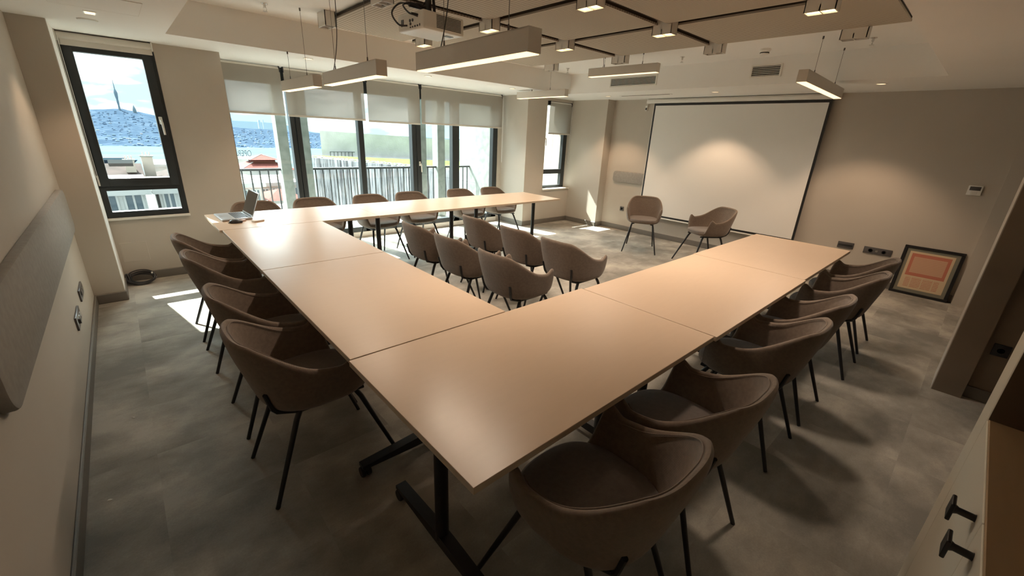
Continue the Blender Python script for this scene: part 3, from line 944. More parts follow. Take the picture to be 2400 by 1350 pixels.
# ================================================================== TABLES
ZTAB = 0.74
def table(label, x0, y0, x1, y1, along, ins=(0.155, 0.155)):
    r = thing('folding_table', label, 'table', ((x0 + x1) / 2, (y0 + y1) / 2, 0), group='folding tables set in a U')
    b = MB(); b.box(x0, y0, ZTAB - 0.004, x1, y1, ZTAB, 0.0012, 1)
    top = obj('tabletop', b, M['table_top'], r)
    b = MB(); b.box(x0 + 0.0006, y0 + 0.0006, ZTAB - 0.024, x1 - 0.0006, y1 - 0.0006, ZTAB - 0.004)
    obj('edge_band', b, M['table_edge'], top, smooth=None)
    xc, yc = (x0 + x1) / 2, (y0 + y1) / 2
    half, hw = ((x1 - x0) / 2, (y1 - y0) / 2) if along == 'x' else ((y1 - y0) / 2, (x1 - x0) / 2)
    def P(u, v, z):                     # u along the table, v across
        return (xc + u, yc + v, z) if along == 'x' else (xc + v, yc + u, z)
    def bx(mb, u0, v0, z0, u1, v1, z1, bev=0.0):
        a, c = P(u0, v0, z0), P(u1, v1, z1)
        mb.box(min(a[0], c[0]), min(a[1], c[1]), z0, max(a[0], c[0]), max(a[1], c[1]), z1, bev, 2)
    b = MB(); bx(b, -half + ins[0], -0.022, 0.655, half - ins[1], 0.022, 0.700, 0.004)
    obj('cross_beam', b, M['black'], r)
    for s in (-1, 1):
        u = s * (half - ins[0 if s < 0 else 1])
        b = MB(); b.cyl(P(u, 0, 0.075), P(u, 0, 0.665), 0.0265, 0.0265, 24)
        obj('column', b, M['black'], r)
        b = MB(); bx(b, u - 0.03, -hw * 0.72, 0.690, u + 0.03, hw * 0.72, 0.7155, 0.004); bx(b, u - 0.035, -0.05, 0.64, u + 0.035, 0.05, 0.692, 0.006)
        obj('top_bracket', b, M['black'], r)
        b = MB()
        fl = hw - 0.055
        pr = [(-fl, 0.060), (-fl, 0.078), (-0.05, 0.098), (0.05, 0.098), (fl, 0.078), (fl, 0.060), (0.06, 0.050), (-0.06, 0.050)]
        if along == 'x':
            b.prism([(yc + q, z) for q, z in pr], xc + u - 0.024, xc + u + 0.024, 'x')
        else:
            b.prism([(xc + q, z) for q, z in pr], yc + u - 0.024, yc + u + 0.024, 'y')
        foot = obj('foot_bar', b, M['black'], r)
        for q in (-1, 1):
            v = q * (fl - 0.02)
            b = MB()
            cx, cyy, _ = P(u, v, 0)
            b.cyl((cx, cyy, 0.045), (cx, cyy, 0.066), 0.009, 0.009, 12)
            b.box(cx - 0.010, cyy - 0.018, 0.040, cx + 0.010, cyy + 0.018, 0.060, 0.004)
            for o_ in (-0.014, 0.014):
                b.lathe([(0.0, -0.008), (0.024, -0.009), (0.0265, -0.005), (0.0265, 0.005), (0.024, 0.009), (0.0, 0.009)], (cx + o_, cyy + 0.006, 0.0265), 20, 'x')
            obj('castor', b, M['rubber'], foot)
    return r
table('folding table at the near corner of the U, its corner pointing at the camera', 0.500, 0.650, 1.907, 1.450, 'x', (0.155, 0.24))
table('middle folding table of the near row, chairs along its right edge', 1.913, 0.640, 3.334, 1.436, 'x', (0.155, 0.235))
table('last folding table of the near row, its free end toward the screen wall', 3.342, 0.650, 4.742, 1.444, 'x')
table('folding table of the left bank nearest the camera, seamed to the near corner table', 0.508, 1.457, 1.308, 2.813, 'y', (0.155, 0.23))
table('folding table of the left bank right before the one with the laptop', 0.508, 2.820, 1.308, 4.118, 'y')
table('folding table of the window row with the laptop on it', 0.488, 4.126, 1.884, 4.926, 'x')
table('middle folding table of the window row', 1.890, 4.124, 3.290, 4.924, 'x', (0.155, 0.24))
table('folding table of the window row with its free end toward the projection screen', 3.296, 4.122, 4.700, 4.922, 'x')

# ================================================================== CHAIRS
SEC = [(0.0, 0.418), (0.35, 0.419), (0.60, 0.422), (0.74, 0.430), (0.815, 0.445), (0.860, 0.470), (0.895, 0.510), (0.925, 0.565),
       (0.950, 0.620), (0.970, 0.675), (0.986, 0.725), (1.0, 0.780)]
def smooth(a, b_, x):
    s = max(0.0, min(1.0, (x - a) / (b_ - a)))
    return s * s * (3 - 2 * s)
def rim_z(ph):                              # ph: angle from the back centre, 0..pi
    z = 0.775 - 0.010 * min(1.0, ph / 0.7) ** 2
    z -= 0.156 * smooth(0.50, 1.74, ph)
    z += 0.036 * smooth(1.66, 1.88, ph)
    z -= 0.190 * smooth(1.90, 2.24, ph)
    return z
def plan(ph, sg):                           # unit plan outline, ph from back centre
    n = 2.7
    s, c = abs(math.sin(ph)), math.cos(ph)
    x = 0.280 * s ** (2 / n)
    y = -math.copysign(abs(c) ** (2 / n), c) * (0.295 if c > 0 else 0.262)
    return x * sg, y
def sec_at(z):
    for (r0, z0), (r1, z1) in zip(SEC, SEC[1:]):
        if z <= z1:
            return r0 + (r1 - r0) * (z - z0) / (z1 - z0)
    return 1.0
def shell_pt(a, s, off=0.0):
    """a: angle -pi..pi from the back centre; s 0..1 from the seat centre to the rim"""
    ph = abs(a)
    zr = rim_z(ph)
    path = [(r, z) for r, z in SEC if z < zr - 1e-4] + [(sec_at(zr), zr)]
    d = [0.0]
    for (r0, z0), (r1, z1) in zip(path, path[1:]):
        d.append(d[-1] + math.hypot((r1 - r0) * 0.3, z1 - z0))
    q = s * d[-1]
    for k in range(len(path) - 1):
        if q <= d[k + 1] or k == len(path) - 2:
            f = (q - d[k]) / max(1e-9, d[k + 1] - d[k])
            r = path[k][0] + (path[k + 1][0] - path[k][0]) * f
            z = path[k][1] + (path[k + 1][1] - path[k][1]) * f
            break
    x, y = plan(ph, 1 if a >= 0 else -1)
    # the arms taper toward the seat, the back leans out
    lean = 0.035 * smooth(0.47, 0.78, z) * max(0.0, math.cos(ph))
    return Vector((x * r, y * r - lean, z))
NA, NS = 100, 18
def make_shell():
    bm = bmesh.new()
    def P(i, j):
        a = -PI + 2 * PI * i / NA
        return shell_pt(a, j / NS)
    outer = [[P(i, j) for j in range(NS + 1)] for i in range(NA)]
    # surface normals by finite differences (pointing outward and down)
    vo, vi = [], []
    th = 0.030
    for i in range(NA):
        ro, ri = [], []
        for j in range(NS + 1):
            if j == 0:
                ro.append(None); ri.append(None); continue
            t1 = outer[(i + 1) % NA][j] - outer[i - 1][j]
            t2 = outer[i][min(j + 1, NS)] - outer[i][j - 1]
            n = t1.cross(t2)
            n = n.normalized() if n.length > 1e-9 else Vector((0, 0, -1))
            if n.z > 0 and j < 4:
                n = -n
            p = outer[i][j]
            out = Vector((p.x, p.y, 0))
            if j >= 4 and n.dot(out) < 0:
                n = -n
            k = th * (1.0 if j < NS - 1 else 0.9)
            ro.append(bm.verts.new(p)); ri.append(bm.verts.new(p - n * k))
        vo.append(ro); vi.append(ri)
    c0 = bm.verts.new((0, 0, 0.418)); c1 = bm.verts.new((0, 0, 0.448))
    for i in range(NA):
        k = (i + 1) % NA
        bm.faces.new((c0, vo[k][1], vo[i][1])); bm.faces.new((c1, vi[i][1], vi[k][1]))
        for j in range(1, NS):
            bm.faces.new((vo[i][j], vo[k][j], vo[k][j + 1], vo[i][j + 1]))
            bm.faces.new((vi[i][j], vi[i][j + 1], vi[k][j + 1], vi[k][j]))
        # rounded rim
    rim = []
    for i in range(NA):
        m_ = (vo[i][NS].co + vi[i][NS].co) / 2
        up = (vo[i][NS].co - vo[i][NS - 1].co).normalized()
        rim.append(bm.verts.new(m_ + up * 0.012))
    for i in range(NA):
        k = (i + 1) % NA
        bm.faces.new((vo[i][NS], vo[k][NS], rim[k], rim[i]))
        bm.faces.new((rim[i], rim[k], vi[k][NS], vi[i][NS]))
    mb = MB(); mb.bm.free(); mb.bm = bm
    return mb
def make_chair():
    r = thing('tub_chair', '', 'chair', (0, 0, 0))
    sh = obj('shell', make_shell(), M['fabric'], r, False, smooth=80)
    sub = sh.modifiers.new('rounding', 'SUBSURF'); sub.levels = 1; sub.render_levels = 1
    # piping seam round the inside of the rim
    pts = []
    for i in range(NA + 1):
        a = -1.80 + 3.6 * i / NA
        p = shell_pt(a, 1.0)
        q = shell_pt(a, 0.93)
        d = (p - q).normalized()
        inw = Vector((-p.x, -p.y, 0)).normalized()
        pts.append(p + inw * 0.031 - d * 0.004)
    b = MB(); b.tube(pts, 0.0022, 6)
    obj('rim_piping', b, M['fabric'], sh, False)
    # seat cushion
    b = MB(); rows = []
    for (k, z) in ((0.02, 0.451), (0.90, 0.451), (0.985, 0.457), (1.0, 0.468), (0.985, 0.480), (0.93, 0.488), (0.75, 0.493), (0.45, 0.494), (0.02, 0.494)):
        ring = []
        for i in range(56):
            a = 2 * PI * i / 56
            x, y = plan(abs((a + PI) % (2 * PI) - PI), 1 if math.sin(a) >= 0 else -1)
            ring.append((x * 0.775 * k, y * 0.815 * k + 0.004, z))
        rows.append(ring)
    vr = b.grid(rows, True)
    b.bm.faces.new(vr[0][::-1]); b.bm.faces.new(vr[-1])
    obj('seat_cushion', b, M['cushion'], r, False, smooth=80)
    # legs and the black straps under the shell
    for (sx, sy, fx, fy) in ((-1, 1, 0.243, 0.285), (1, 1, 0.243, 0.285), (-1, -1, 0.203, -0.285), (1, -1, 0.203, -0.285)):
        top = Vector((sx * 0.150, sy * 0.125, 0.428)); ft = Vector((sx * fx, fy, 0.0))
        b = MB(); b.tube([top + Vector((-sx * 0.03, -sy * 0.02, -0.012)), top + Vector((0, 0, -0.016)), top.lerp(ft, 0.12), top.lerp(ft, 0.97), ft], [0.011, 0.0125, 0.0125, 0.0095, 0.0095], 12)
        leg = obj('leg', b, M['black'], r, False)
    for sx in (-1, 1):
        pts = [Vector((sx * 0.150, 0.165, 0.414)), Vector((sx * 0.150, 0.0, 0.410)), Vector((sx * 0.150, -0.13, 0.410))]
        a = 0.56 * sx
        for s in (0.42, 0.48, 0.53, 0.58, 0.62):
            p = shell_pt(a, s)
            o_ = Vector((p.x, p.y, 0)).normalized()
            pts.append(p + o_ * 0.005 - Vector((0, 0, 0.004 if s < 0.55 else 0)))
        b = MB(); b.tube(pts, 0.0095, 8)
        obj('shell_strap', b, M['black'], r, False)
    return r
chair0 = make_chair()
used = []
def place_chair(x, y, fx, fy, label, group):
    rz = math.atan2(-fx, fy)
    if not used:
        chair0.location = (x, y, 0); chair0.rotation_euler = (0, 0, rz)
        tag(chair0, label, 'chair', group)
        used.append(chair0)
        return chair0
    c = dup(chair0, (x, y, 0), rz, label, group)
    used.append(c)
    return c
GL, GN, GW, GI = 'tub chairs along the left table bank', 'tub chairs along the near table row', 'tub chairs along the window row', 'tub chairs inside the U'
place_chair(0.487, 1.885, 1, 0.03, 'taupe tub chair of the left bank nearest the camera', GL)
place_chair(0.495, 2.450, 1, 0.0, 'taupe tub chair of the left bank, second from the camera', GL)
place_chair(0.480, 3.283, 1, 0.0, 'taupe tub chair of the left bank with its legs in the sun patch', GL)
place_chair(0.480, 3.850, 1, 0.0, 'taupe tub chair of the left bank closest to the laptop corner', GL)
place_chair(0.945, 0.605, 0.0, 1, 'largest taupe tub chair, at the bottom of the photo by the near table corner', GN)
place_chair(1.508, 0.612, 0, 1, 'taupe tub chair of the near row, right behind the one closest to the camera', GN)
place_chair(2.377, 0.630, 0, 1, 'taupe tub chair of the near row, third from the camera', GN)
place_chair(2.955, 0.632, 0, 1, 'taupe tub chair of the near row, fourth from the camera', GN)
place_chair(3.838, 0.585, 0, 1, 'taupe tub chair of the near row, second from the screen wall', GN)
place_chair(4.450, 0.605, 0, 1, 'taupe tub chair of the near row nearest the framed certificate', GN)
place_chair(0.985, 5.030, 0, -1, 'taupe tub chair half hidden behind the open laptop', GW)
place_chair(1.600, 5.050, 0, -1, 'taupe tub chair of the window row, second from the left', GW)
place_chair(2.300, 5.050, 0.06, -1, 'taupe tub chair of the window row, left one of the middle pair', GW)
place_chair(2.890, 5.080, 0, -1, 'taupe tub chair of the window row, right one of the middle pair', GW)
place_chair(3.720, 5.080, 0, -1, 'taupe tub chair of the window row, second from the right end', GW)
place_chair(4.360, 5.080, 0.05, -1, 'taupe tub chair of the window row next to the right wall pier', GW)
place_chair(2.165, 3.450, 1, 0, 'taupe tub chair inside the U, back row, nearest the windows', GI)
place_chair(2.165, 2.880, 1, 0, 'taupe tub chair inside the U, back row, middle one', GI)
place_chair(2.165, 2.260, 1, 0, 'taupe tub chair inside the U, back row, nearest the camera', GI)
place_chair(2.870, 3.450, 1, 0, 'taupe tub chair inside the U, front row, nearest the windows', GI)
place_chair(2.870, 2.830, 1, 0, 'taupe tub chair inside the U, front row, middle one', GI)
place_chair(2.860, 2.270, 1, 0, 'taupe tub chair inside the U, front row, nearest the camera-side tables', GI)
place_chair(5.760, 3.355, -0.863, -0.505, 'taupe tub chair at the left edge of the projection screen, facing the camera', 'tub chairs in front of the screen')
place_chair(5.800, 2.400, -0.84, 0.54, 'taupe tub chair in front of the projection screen turned toward the windows', 'tub chairs in front of the screen')

# ================================================================== WALL-HUNG THINGS
# projection screen
XS = 6.70
r = thing('projection_screen', 'wide pull-down projection screen with black borders on the right wall', 'projection screen', (XS, 2.80, 2.22))
sy0, sy1, sz0, sz1 = 1.565, 4.010, 0.372, 2.175
b = MB(); b.box(XS - 0.001, sy0, sz0, XS + 0.001, sy1, sz1)
cloth = obj('black_border_cloth', b, M['black'], r, smooth=None)
b = MB(); b.box(XS - 0.0022, sy0 + 0.030, sz0 + 0.030, XS - 0.0012, sy1 - 0.030, sz1 - 0.033)
obj('picture_area', b, M['screen'], cloth, smooth=None)
b = MB(); b.box(XS - 0.004, sy0 - 0.006, sz0 - 0.022, XS + 0.006, sy1 + 0.006, sz0, 0.004)
b.box(XS - 0.0015, sy1, sz0, XS + 0.0005, sy1 + 0.007, sz1)
obj('weight_bar', b, M['white_metal'], r)
b = MB()
pr = [(XS - 0.030, 2.178), (XS - 0.036, 2.195), (XS - 0.034, 2.222), (XS - 0.012, 2.243), (XS + 0.03, 2.246), (XR - 0.002, 2.246), (XR - 0.002, 2.185), (XS + 0.02, 2.178)]
b.prism(pr, 1.545, 4.125, 'y')
obj('housing', b, M['white_metal'], r)
for yy in (1.540, 4.130):
    b = MB(); b.prism([(u - 0.002, v + (0.003 if v > 2.2 else -0.004)) for u, v in pr], yy - 0.006, yy + 0.006, 'y')
    obj('end_cap', b, M['white_plastic'], r)
b = MB(); b.box(XR - 0.028, 4.165, 2.070, XR - 0.001, 4.205, 2.150, 0.004)
sw = obj('wall_switch', b, M['white_plastic'], r)
b = MB(); b.box(XR - 0.034, 4.172, 2.082, XR - 0.027, 4.198, 2.118, 0.003)
obj('rocker', b, M['dark_plastic'], sw)
wire('switch_wire', [(XR - 0.012, 4.185, 2.15), (XR - 0.02, 4.17, 2.175), (XR - 0.03, 4.14, 2.20)], 0.004, r, 'white_plastic')

def felt_panel(name, label, cat, axis, w, u0, u1, z0, z1, th, sgn):
    """long padded rail with rounded ends, flat on the wall"""
    h = (z1 - z0) / 2
    rad = min(h * 0.55, 0.09)
    pts = []
    for (cu, cz, a0) in ((u1 - rad, z1 - rad, 0), (u0 + rad, z1 - rad, 90), (u0 + rad, z0 + rad, 180), (u1 - rad, z0 + rad, 270)):
        for k in range(7):
            a = math.radians(a0 + k * 15)
            pts.append((cu + rad * math.cos(a), cz + rad * math.sin(a)))
    b = MB()
    n = len(pts)
    cu, cz = (u0 + u1) / 2, (z0 + z1) / 2
    rows = []
    for (off, ins) in ((0.0, 0.0), (th * 0.7, 0.0), (th * 0.92, 0.004), (th, 0.012)):
        ring = []
        for (u, z) in pts:
            du, dz = u - cu, z - cz
            uu = cu + du * (1 - ins / max(0.05, (u1 - u0) / 2)); zz = cz + dz * (1 - ins / h)
            ring.append((w + sgn * off, uu, zz))
        rows.append(ring)
    vr = b.grid(rows, True)
    b.bm.faces.new(vr[-1]); b.bm.faces.new(vr[0][::-1])
    return solo(name, b, M['pad_fabric'], label, cat, (w, cu, z0))
felt_panel('felt_panel', 'long grey felt wall pad with rounded corners on the left wall', 'wall pad', 'x', XL + 0.002, 1.74, 4.80, 0.715, 1.045, 0.035, 1)
felt_panel('felt_panel', 'grey felt wall pad with rounded end, running behind the projection screen', 'wall pad', 'x', XR, 3.10, 4.685, 0.862, 1.055, 0.030, -1)

# sockets
def plate(name, label, cat, axis, w, u0, u1, z0, z1, sgn, mods, group=None, mat='grey_plate', th=0.011):
    """plate on a wall: axis 'x' = wall at x=w, plate spans y; mods list of (uc, kind)"""
    if axis == 'x':
        loc = (w, (u0 + u1) / 2, z0)
    else:
        loc = ((u0 + u1) / 2, w, z0)
    r = thing(name, label, cat, loc, group=group)
    def bx(mb, a0, c0, a1, c1, d0, d1, bev=0.0):
        if axis == 'x':
            x0, x1 = sorted((w + sgn * d0, w + sgn * d1)); mb.box(x0, a0, c0, x1, a1, c1, bev)
        else:
            y0, y1 = sorted((w + sgn * d0, w + sgn * d1)); mb.box(a0, y0, c0, a1, y1, c1, bev)
        return mb
    b = MB(); bx(b, u0, z0, u1, z1, 0, th, 0.003)
    obj('cover_plate', b, M[mat], r)
    zc = (z0 + z1) / 2
    for (uc, kind) in mods:
        b = MB()
        if kind == 'round':
            prof = [(0.021, th), (0.023, th + 0.002), (0.019, th + 0.002), (0.018, th - 0.0), (0.0, th - 0.0)]
            c = (w, uc, zc) if axis == 'x' else (uc, w, zc)
            if sgn < 0:
                prof = [(q, -h) for q, h in prof]
            b.lathe(prof, c, 22, 'x' if axis == 'x' else 'y')
            for d in (-0.009, 0.009):
                bx(b, uc + d - 0.0025, zc - 0.0025, uc + d + 0.0025, zc + 0.0025, th, th + 0.0025)
            obj('socket_face', b, M['dark_plastic'], r)
        elif kind == 'data':
            bx(b, uc - 0.012, zc - 0.012, uc + 0.012, zc + 0.012, th, th + 0.002)
            obj('data_port', b, M['chrome'], r)
        elif kind == 'slot':
            bx(b, uc - 0.075, zc - 0.014, uc + 0.075, zc + 0.014, th, th + 0.002, 0.002)
            obj('insert', b, M['dark_plastic'], r)
        elif kind == 'plug':
            c = Vector((w, uc, zc) if axis == 'x' else (uc, w, zc)); n = Vector((sgn, 0, 0) if axis == 'x' else (0, sgn, 0))
            b.cyl(c + n * th, c + n * (th + 0.012), 0.019, 0.017, 18); obj('plug', b, M['dark_plastic'], r)
    return r
plate('wall_socket', 'graphite double socket plate on the left wall, nearer the window pillar', 'socket', 'x', XL, 4.10, 4.36, 0.325, 0.408, 1, [(4.16, 'round'), (4.29, 'data')])
plate('wall_socket', 'graphite double socket plate on the left wall, lower one nearer the camera', 'socket', 'x', XL, 3.575, 3.835, 0.300, 0.388, 1, [(3.64, 'plug'), (3.72, 'data'), (3.78, 'data')])
plate('wall_socket', 'small grey socket on the right wall beside the chair left of the screen', 'socket', 'x', XR, 4.375, 4.455, 0.352, 0.430, -1, [(4.415, 'round')])
plate('wall_socket', 'short dark socket plate on the right wall beside the table end', 'socket', 'x', XR, 0.915, 1.085, 0.398, 0.478, -1, [(1.0, 'slot')])
plate('wall_socket', 'long dark socket strip on the right wall left of the framed certificate', 'socket', 'x', XR, 0.535, 0.810, 0.388, 0.470, -1, [(0.61, 'round'), (0.68, 'data'), (0.74, 'round')])
plate('wall_socket', 'black socket in the dim recess behind the wall end on the right', 'socket', 'x', 4.095, -0.415, -0.335, 0.345, 0.428, -1, [(-0.375, 'round')], mat='dark_plastic')
# thermostat
r = thing('thermostat', 'white wall thermostat with dark display on the right wall', 'thermostat', (XR, 0.068, 1.20))
b = MB(); b.box(XR - 0.022, 0.015, 1.195, XR, 0.125, 1.295, 0.004); obj('case', b, M['white_plastic'], r)
b = MB(); b.box(XR - 0.025, 0.028, 1.246, XR - 0.021, 0.112, 1.286, 0.002); obj('display', b, M['grey_plate'], r)
b = MB(); b.box(XR - 0.024, 0.045, 1.205, XR - 0.021, 0.095, 1.237, 0.002); obj('button_flap', b, M['white_metal'], r)

# framed certificate leaning on the wall
r = thing('framed_certificate', 'red printed certificate in a black frame standing on the floor against the wall', 'framed picture', (6.70, 0.185, 0.0))
fw, fh = 0.515, 0.575
th_ = math.asin(0.060 / fh)
RF = Matrix.Rotation(th_, 3, 'Y') @ Matrix.Rotation(math.radians(0), 3, 'Z')
def fb(name, y0, z0, y1, z1, x0, x1, mat, par, bev=0.0):
    b = MB(); b.box(6.70 + x0, 0.185 + y0, z0, 6.70 + x1, 0.185 + y1, z1, bev, 2, RF, (6.70, 0.185, 0))
    return obj(name, b, M[mat], par)
b = MB(); bw = 0.032
for (y0, z0, y1, z1) in ((-fw / 2, 0, fw / 2, bw), (-fw / 2, fh - bw, fw / 2, fh), (-fw / 2, bw, -fw / 2 + bw, fh - bw), (fw / 2 - bw, bw, fw / 2, fh - bw)):
    b.box(6.70, 0.185 + y0, z0 + 0.001, 6.722, 0.185 + y1, z1, 0.003, 1, RF, (6.70, 0.185, 0))
obj('frame', b, M['black'], r)
fb('mount_board', -fw / 2 + 0.02, 0.02, fw / 2 - 0.02, fh - 0.02, 0.010, 0.016, 'mat_board', r)
fb('print', -0.193, 0.070, 0.193, fh - 0.062, 0.0085, 0.0105, 'certificate', r)

# access panel on the parapet under window 1
r = thing('access_panel', 'small square cover plate on the wall under the tall window', 'cover', (-0.08, YW, 0.21))
b = MB(); b.box(-0.178, YW - 0.003, 0.210, 0.020, YW, 0.398, 0.001, 1); obj('cover', b, M['wall'], r)
b = MB()
for (x0, z0, x1, z1) in ((-0.181, 0.2065, 0.023, 0.2095), (-0.181, 0.3985, 0.023, 0.4015), (-0.181, 0.2065, -0.178, 0.4015), (0.020, 0.2065, 0.023, 0.4015)):
    b.box(x0, YW - 0.0035, z0, x1, YW, z1)
obj('edge_strip', b, M['lamp_body'], r, smooth=None)

# coiled cable on the floor in the window corner
r = thing('cable_coil', 'black coiled cable with a white tag on the floor under the tall window', 'cable', (-0.085, 5.47, 0.0))
b = MB()
rng = random.Random(3)
for k in range(7):
    rx, ry = 0.105 + rng.uniform(-0.015, 0.015), 0.085 + rng.uniform(-0.012, 0.012)
    cx, cyy = -0.085 + rng.uniform(-0.012, 0.012), 5.47 + rng.uniform(-0.01, 0.01)
    tilt = 0.62 + 0.06 * k
    pts = []
    for q in range(36):
        a = 2 * PI * q / 36
        pts.append((cx + rx * math.cos(a), min(5.577, cyy + ry * math.sin(a) * math.cos(tilt)), 0.007 + 0.003 * k + max(0.0, (math.sin(a) + 1) * 0.5) * ry * 2 * math.sin(tilt) * 0.75))
    b.tube(pts, 0.0055, 8, closed=True)
for k in range(2):
    b.tube([(-0.19 + 0.012 * math.cos(2 * PI * q / 20) + 0.004 * k, 5.46 + 0.02 * math.sin(2 * PI * q / 20), 0.07 + 0.045 * math.sin(2 * PI * q / 20)) for q in range(20)], 0.005, 8, closed=True)
obj('loops', b, M['dark_plastic'], r)
b = MB(); b.box(-0.002, 5.472, 0.088, 0.012, 5.502, 0.102, 0.003); obj('tag', b, M['white_plastic'], r)
b = MB(); b.tube([(-0.175, 5.49, 0.012), (-0.165, 5.485, 0.10), (-0.155, 5.48, 0.015)], 0.009, 8); obj('tie', b, M['rubber'], r)

# tall white cupboard with a worktop niche at the camera's right
YC = -0.18
r = thing('niche_cupboard', 'white cupboard with black knobs under a brown worktop niche at the right edge', 'cupboard', (0.72, -0.36, 0.0))
zt = 0.925
b = MB(); b.box(-0.25, -0.555, 0.0, 1.58, YC - 0.022, zt - 0.02)
obj('carcass', b, M['brown_board'], r, smooth=None)
b = MB(); b.box(-0.25, -0.555, zt - 0.02, 1.60, YC - 0.003, zt, 0.002, 1)
obj('worktop', b, M['counter_wood'], r)
b = MB(); b.box(1.60, -0.555, 0.0, 1.74, YC, 2.249, 0.002, 1)
ep = obj('end_panel', b, M['cupboard_white'], r)
b = MB(); b.box(1.594, -0.55, zt, 1.601, YC - 0.002, 2.249)
obj('inner_lining', b, M['brown_board'], ep, smooth=None)
b = MB(); b.box(-0.25, -0.557, zt, 1.60, -0.548, 2.249)
obj('niche_back', b, M['brown_board'], r, smooth=None)
for (x0, x1, kx) in ((1.103, 1.598, 1.165), (0.600, 1.100, 1.035)):
    b = MB(); b.box(x0, YC - 0.021, 0.06, x1, YC, zt - 0.004, 0.002, 1)
    dr = obj('door', b, M['cupboard_white'], r)
    b = MB()
    b.lathe([(0.0085, 0.0), (0.0075, 0.002), (0.0075, 0.026), (0.012, 0.034)], (kx, YC, 0.885), 18, 'y')
    b.box(kx - 0.021, YC + 0.033, 0.885 - 0.021, kx + 0.021, YC + 0.040, 0.885 + 0.021, 0.0015, 1)
    obj('knob', b, M['black'], dr)
b = MB(); b.box(-0.25, YC - 0.021, 0.06, 0.597, YC, zt - 0.004, 0.002, 1); obj('door', b, M['cupboard_white'], r)

# ================================================================== THINGS ON THE TABLE
lc = Vector((0.682, 4.672, ZTAB))
la = math.radians(2.0)
r = thing('laptop', 'open silver laptop on the window-row table at its left corner', 'laptop', lc, la)
def lb(name, x0, y0, z0, x1, y1, z1, mat, par, bev=0.0, rot=None, piv=None):
    b = MB(); b.box(x0, y0, z0, x1, y1, z1, bev, 2, rot, piv)
    return obj(name, b, M[mat], par, False)
bd = lb('base', -0.122, -0.178, 0.002, 0.122, 0.178, 0.018, 'laptop_metal', r, 0.005)
b = MB()
for i in range(6):
    for j in range(13):
        y = -0.150 + j * 0.0232
        x = -0.012 + i * 0.0185
        b.box(x, y, 0.0178, x + 0.0155, y + 0.0195, 0.0192)
obj('keyboard', b, M['keys'], bd, False, smooth=None)
lb('touchpad', -0.105, -0.055, 0.0176, -0.030, 0.055, 0.0186, 'laptop_metal', bd)
RL = Matrix.Rotation(math.radians(22), 3, 'Y')
pv = (0.120, 0, 0.017)
ld_ = lb('lid', 0.117, -0.178, 0.020, 0.124, 0.178, 0.250, 'laptop_metal', r, 0.003, RL, pv)
lb('display', 0.1158, -0.170, 0.034, 0.1174, 0.170, 0.242, 'laptop_screen', ld_, 0.0, RL, pv)
b = MB(); b.cyl((0.120, -0.12, 0.018), (0.120, 0.12, 0.018), 0.006, 0.006, 12); obj('hinge', b, M['dark_plastic'], r, False)
for (x, y) in ((-0.1, -0.15), (-0.1, 0.15), (0.1, -0.15), (0.1, 0.15)):
    b = MB(); b.cyl((x, y, 0.0), (x, y, 0.0025), 0.007, 0.007, 12); obj('rubber_foot', b, M['rubber'], r, False)

r = thing('computer_mouse', 'black computer mouse in front of the open laptop', 'mouse', (0.655, 4.385, ZTAB), math.radians(-8))
b = MB(); rows = []
for (k, z) in ((0.90, 0.0), (1.0, 0.006), (0.97, 0.016), (0.80, 0.026), (0.50, 0.032), (0.05, 0.034)):
    rows.append([(0.052 * k * math.cos(2 * PI * q / 28), 0.030 * k * math.sin(2 * PI * q / 28), z - 0.004 * max(0, math.cos(2 * PI * q / 28)) * (z > 0.02)) for q in range(28)])
vr = b.grid(rows, True); b.bm.faces.new(vr[0][::-1]); b.bm.faces.new(vr[-1])
obj('shell', b, M['dark_plastic'], r, False, smooth=80)
b = MB(); b.lathe([(0.0, -0.004), (0.008, -0.004), (0.008, 0.004), (0.0, 0.004)], (-0.022, 0, 0.027), 14, 'y'); obj('scroll_wheel', b, M['rubber'], r, False)
r = thing('adapter', 'small pinkish adapter with a short cable lying right beside the black mouse', 'adapter', (0.708, 4.440, ZTAB), math.radians(25))
b = MB(); b.box(-0.036, -0.013, 0, 0.036, 0.013, 0.014, 0.004); obj('case', b, M['copper_plastic'], r, False)
b = MB(); b.tube([(-0.036, 0, 0.007), (-0.06, 0.004, 0.005), (-0.085, -0.004, 0.004), (-0.105, 0.0, 0.004)], 0.0028, 8); obj('lead', b, M['white_plastic'], r, False)
b = MB(); b.box(-0.125, -0.006, 0.0, -0.103, 0.006, 0.008, 0.002); obj('plug', b, M['chrome'], r, False)
r = thing('power_bank', 'small white flat box lying right of the laptop', 'power bank', (0.825, 4.372, ZTAB), math.radians(20))
b = MB(); b.box(-0.048, -0.026, 0, 0.048, 0.026, 0.016, 0.005); obj('case', b, M['white_plastic'], r, False)
b = MB(); b.box(-0.047, -0.0262, 0.004, 0.047, -0.0255, 0.009); obj('seam_band', b, M['copper_plastic'], r, False)
# specks of paper on the carpet
for (px, py, lab, rz) in ((-0.237, 2.83, 'tiny white paper scrap on the carpet by the left wall, farther one', 0.4), (-0.335, 2.18, 'tiny white paper scrap on the carpet right at the left baseboard', 1.1)):
    b = MB(); n = 7
    rows = [[(0.006 * math.cos(2 * PI * k / n) * (1 + 0.4 * math.sin(3 * k)) * s, 0.011 * math.sin(2 * PI * k / n) * (1 + 0.3 * math.cos(2 * k)) * s, h) for k in range(n)] for s, h in ((1.0, 0.0), (1.0, 0.0015), (0.5, 0.004))]
    vr = b.grid(rows, True); b.bm.faces.new(vr[0][::-1]); b.bm.faces.new(vr[-1])
    o = solo('paper_scrap', b, M['white_plastic'], lab, 'paper scrap', (0, 0, 0))
    o.location = (px, py, 0.0); o.rotation_euler = (0, 0, rz)

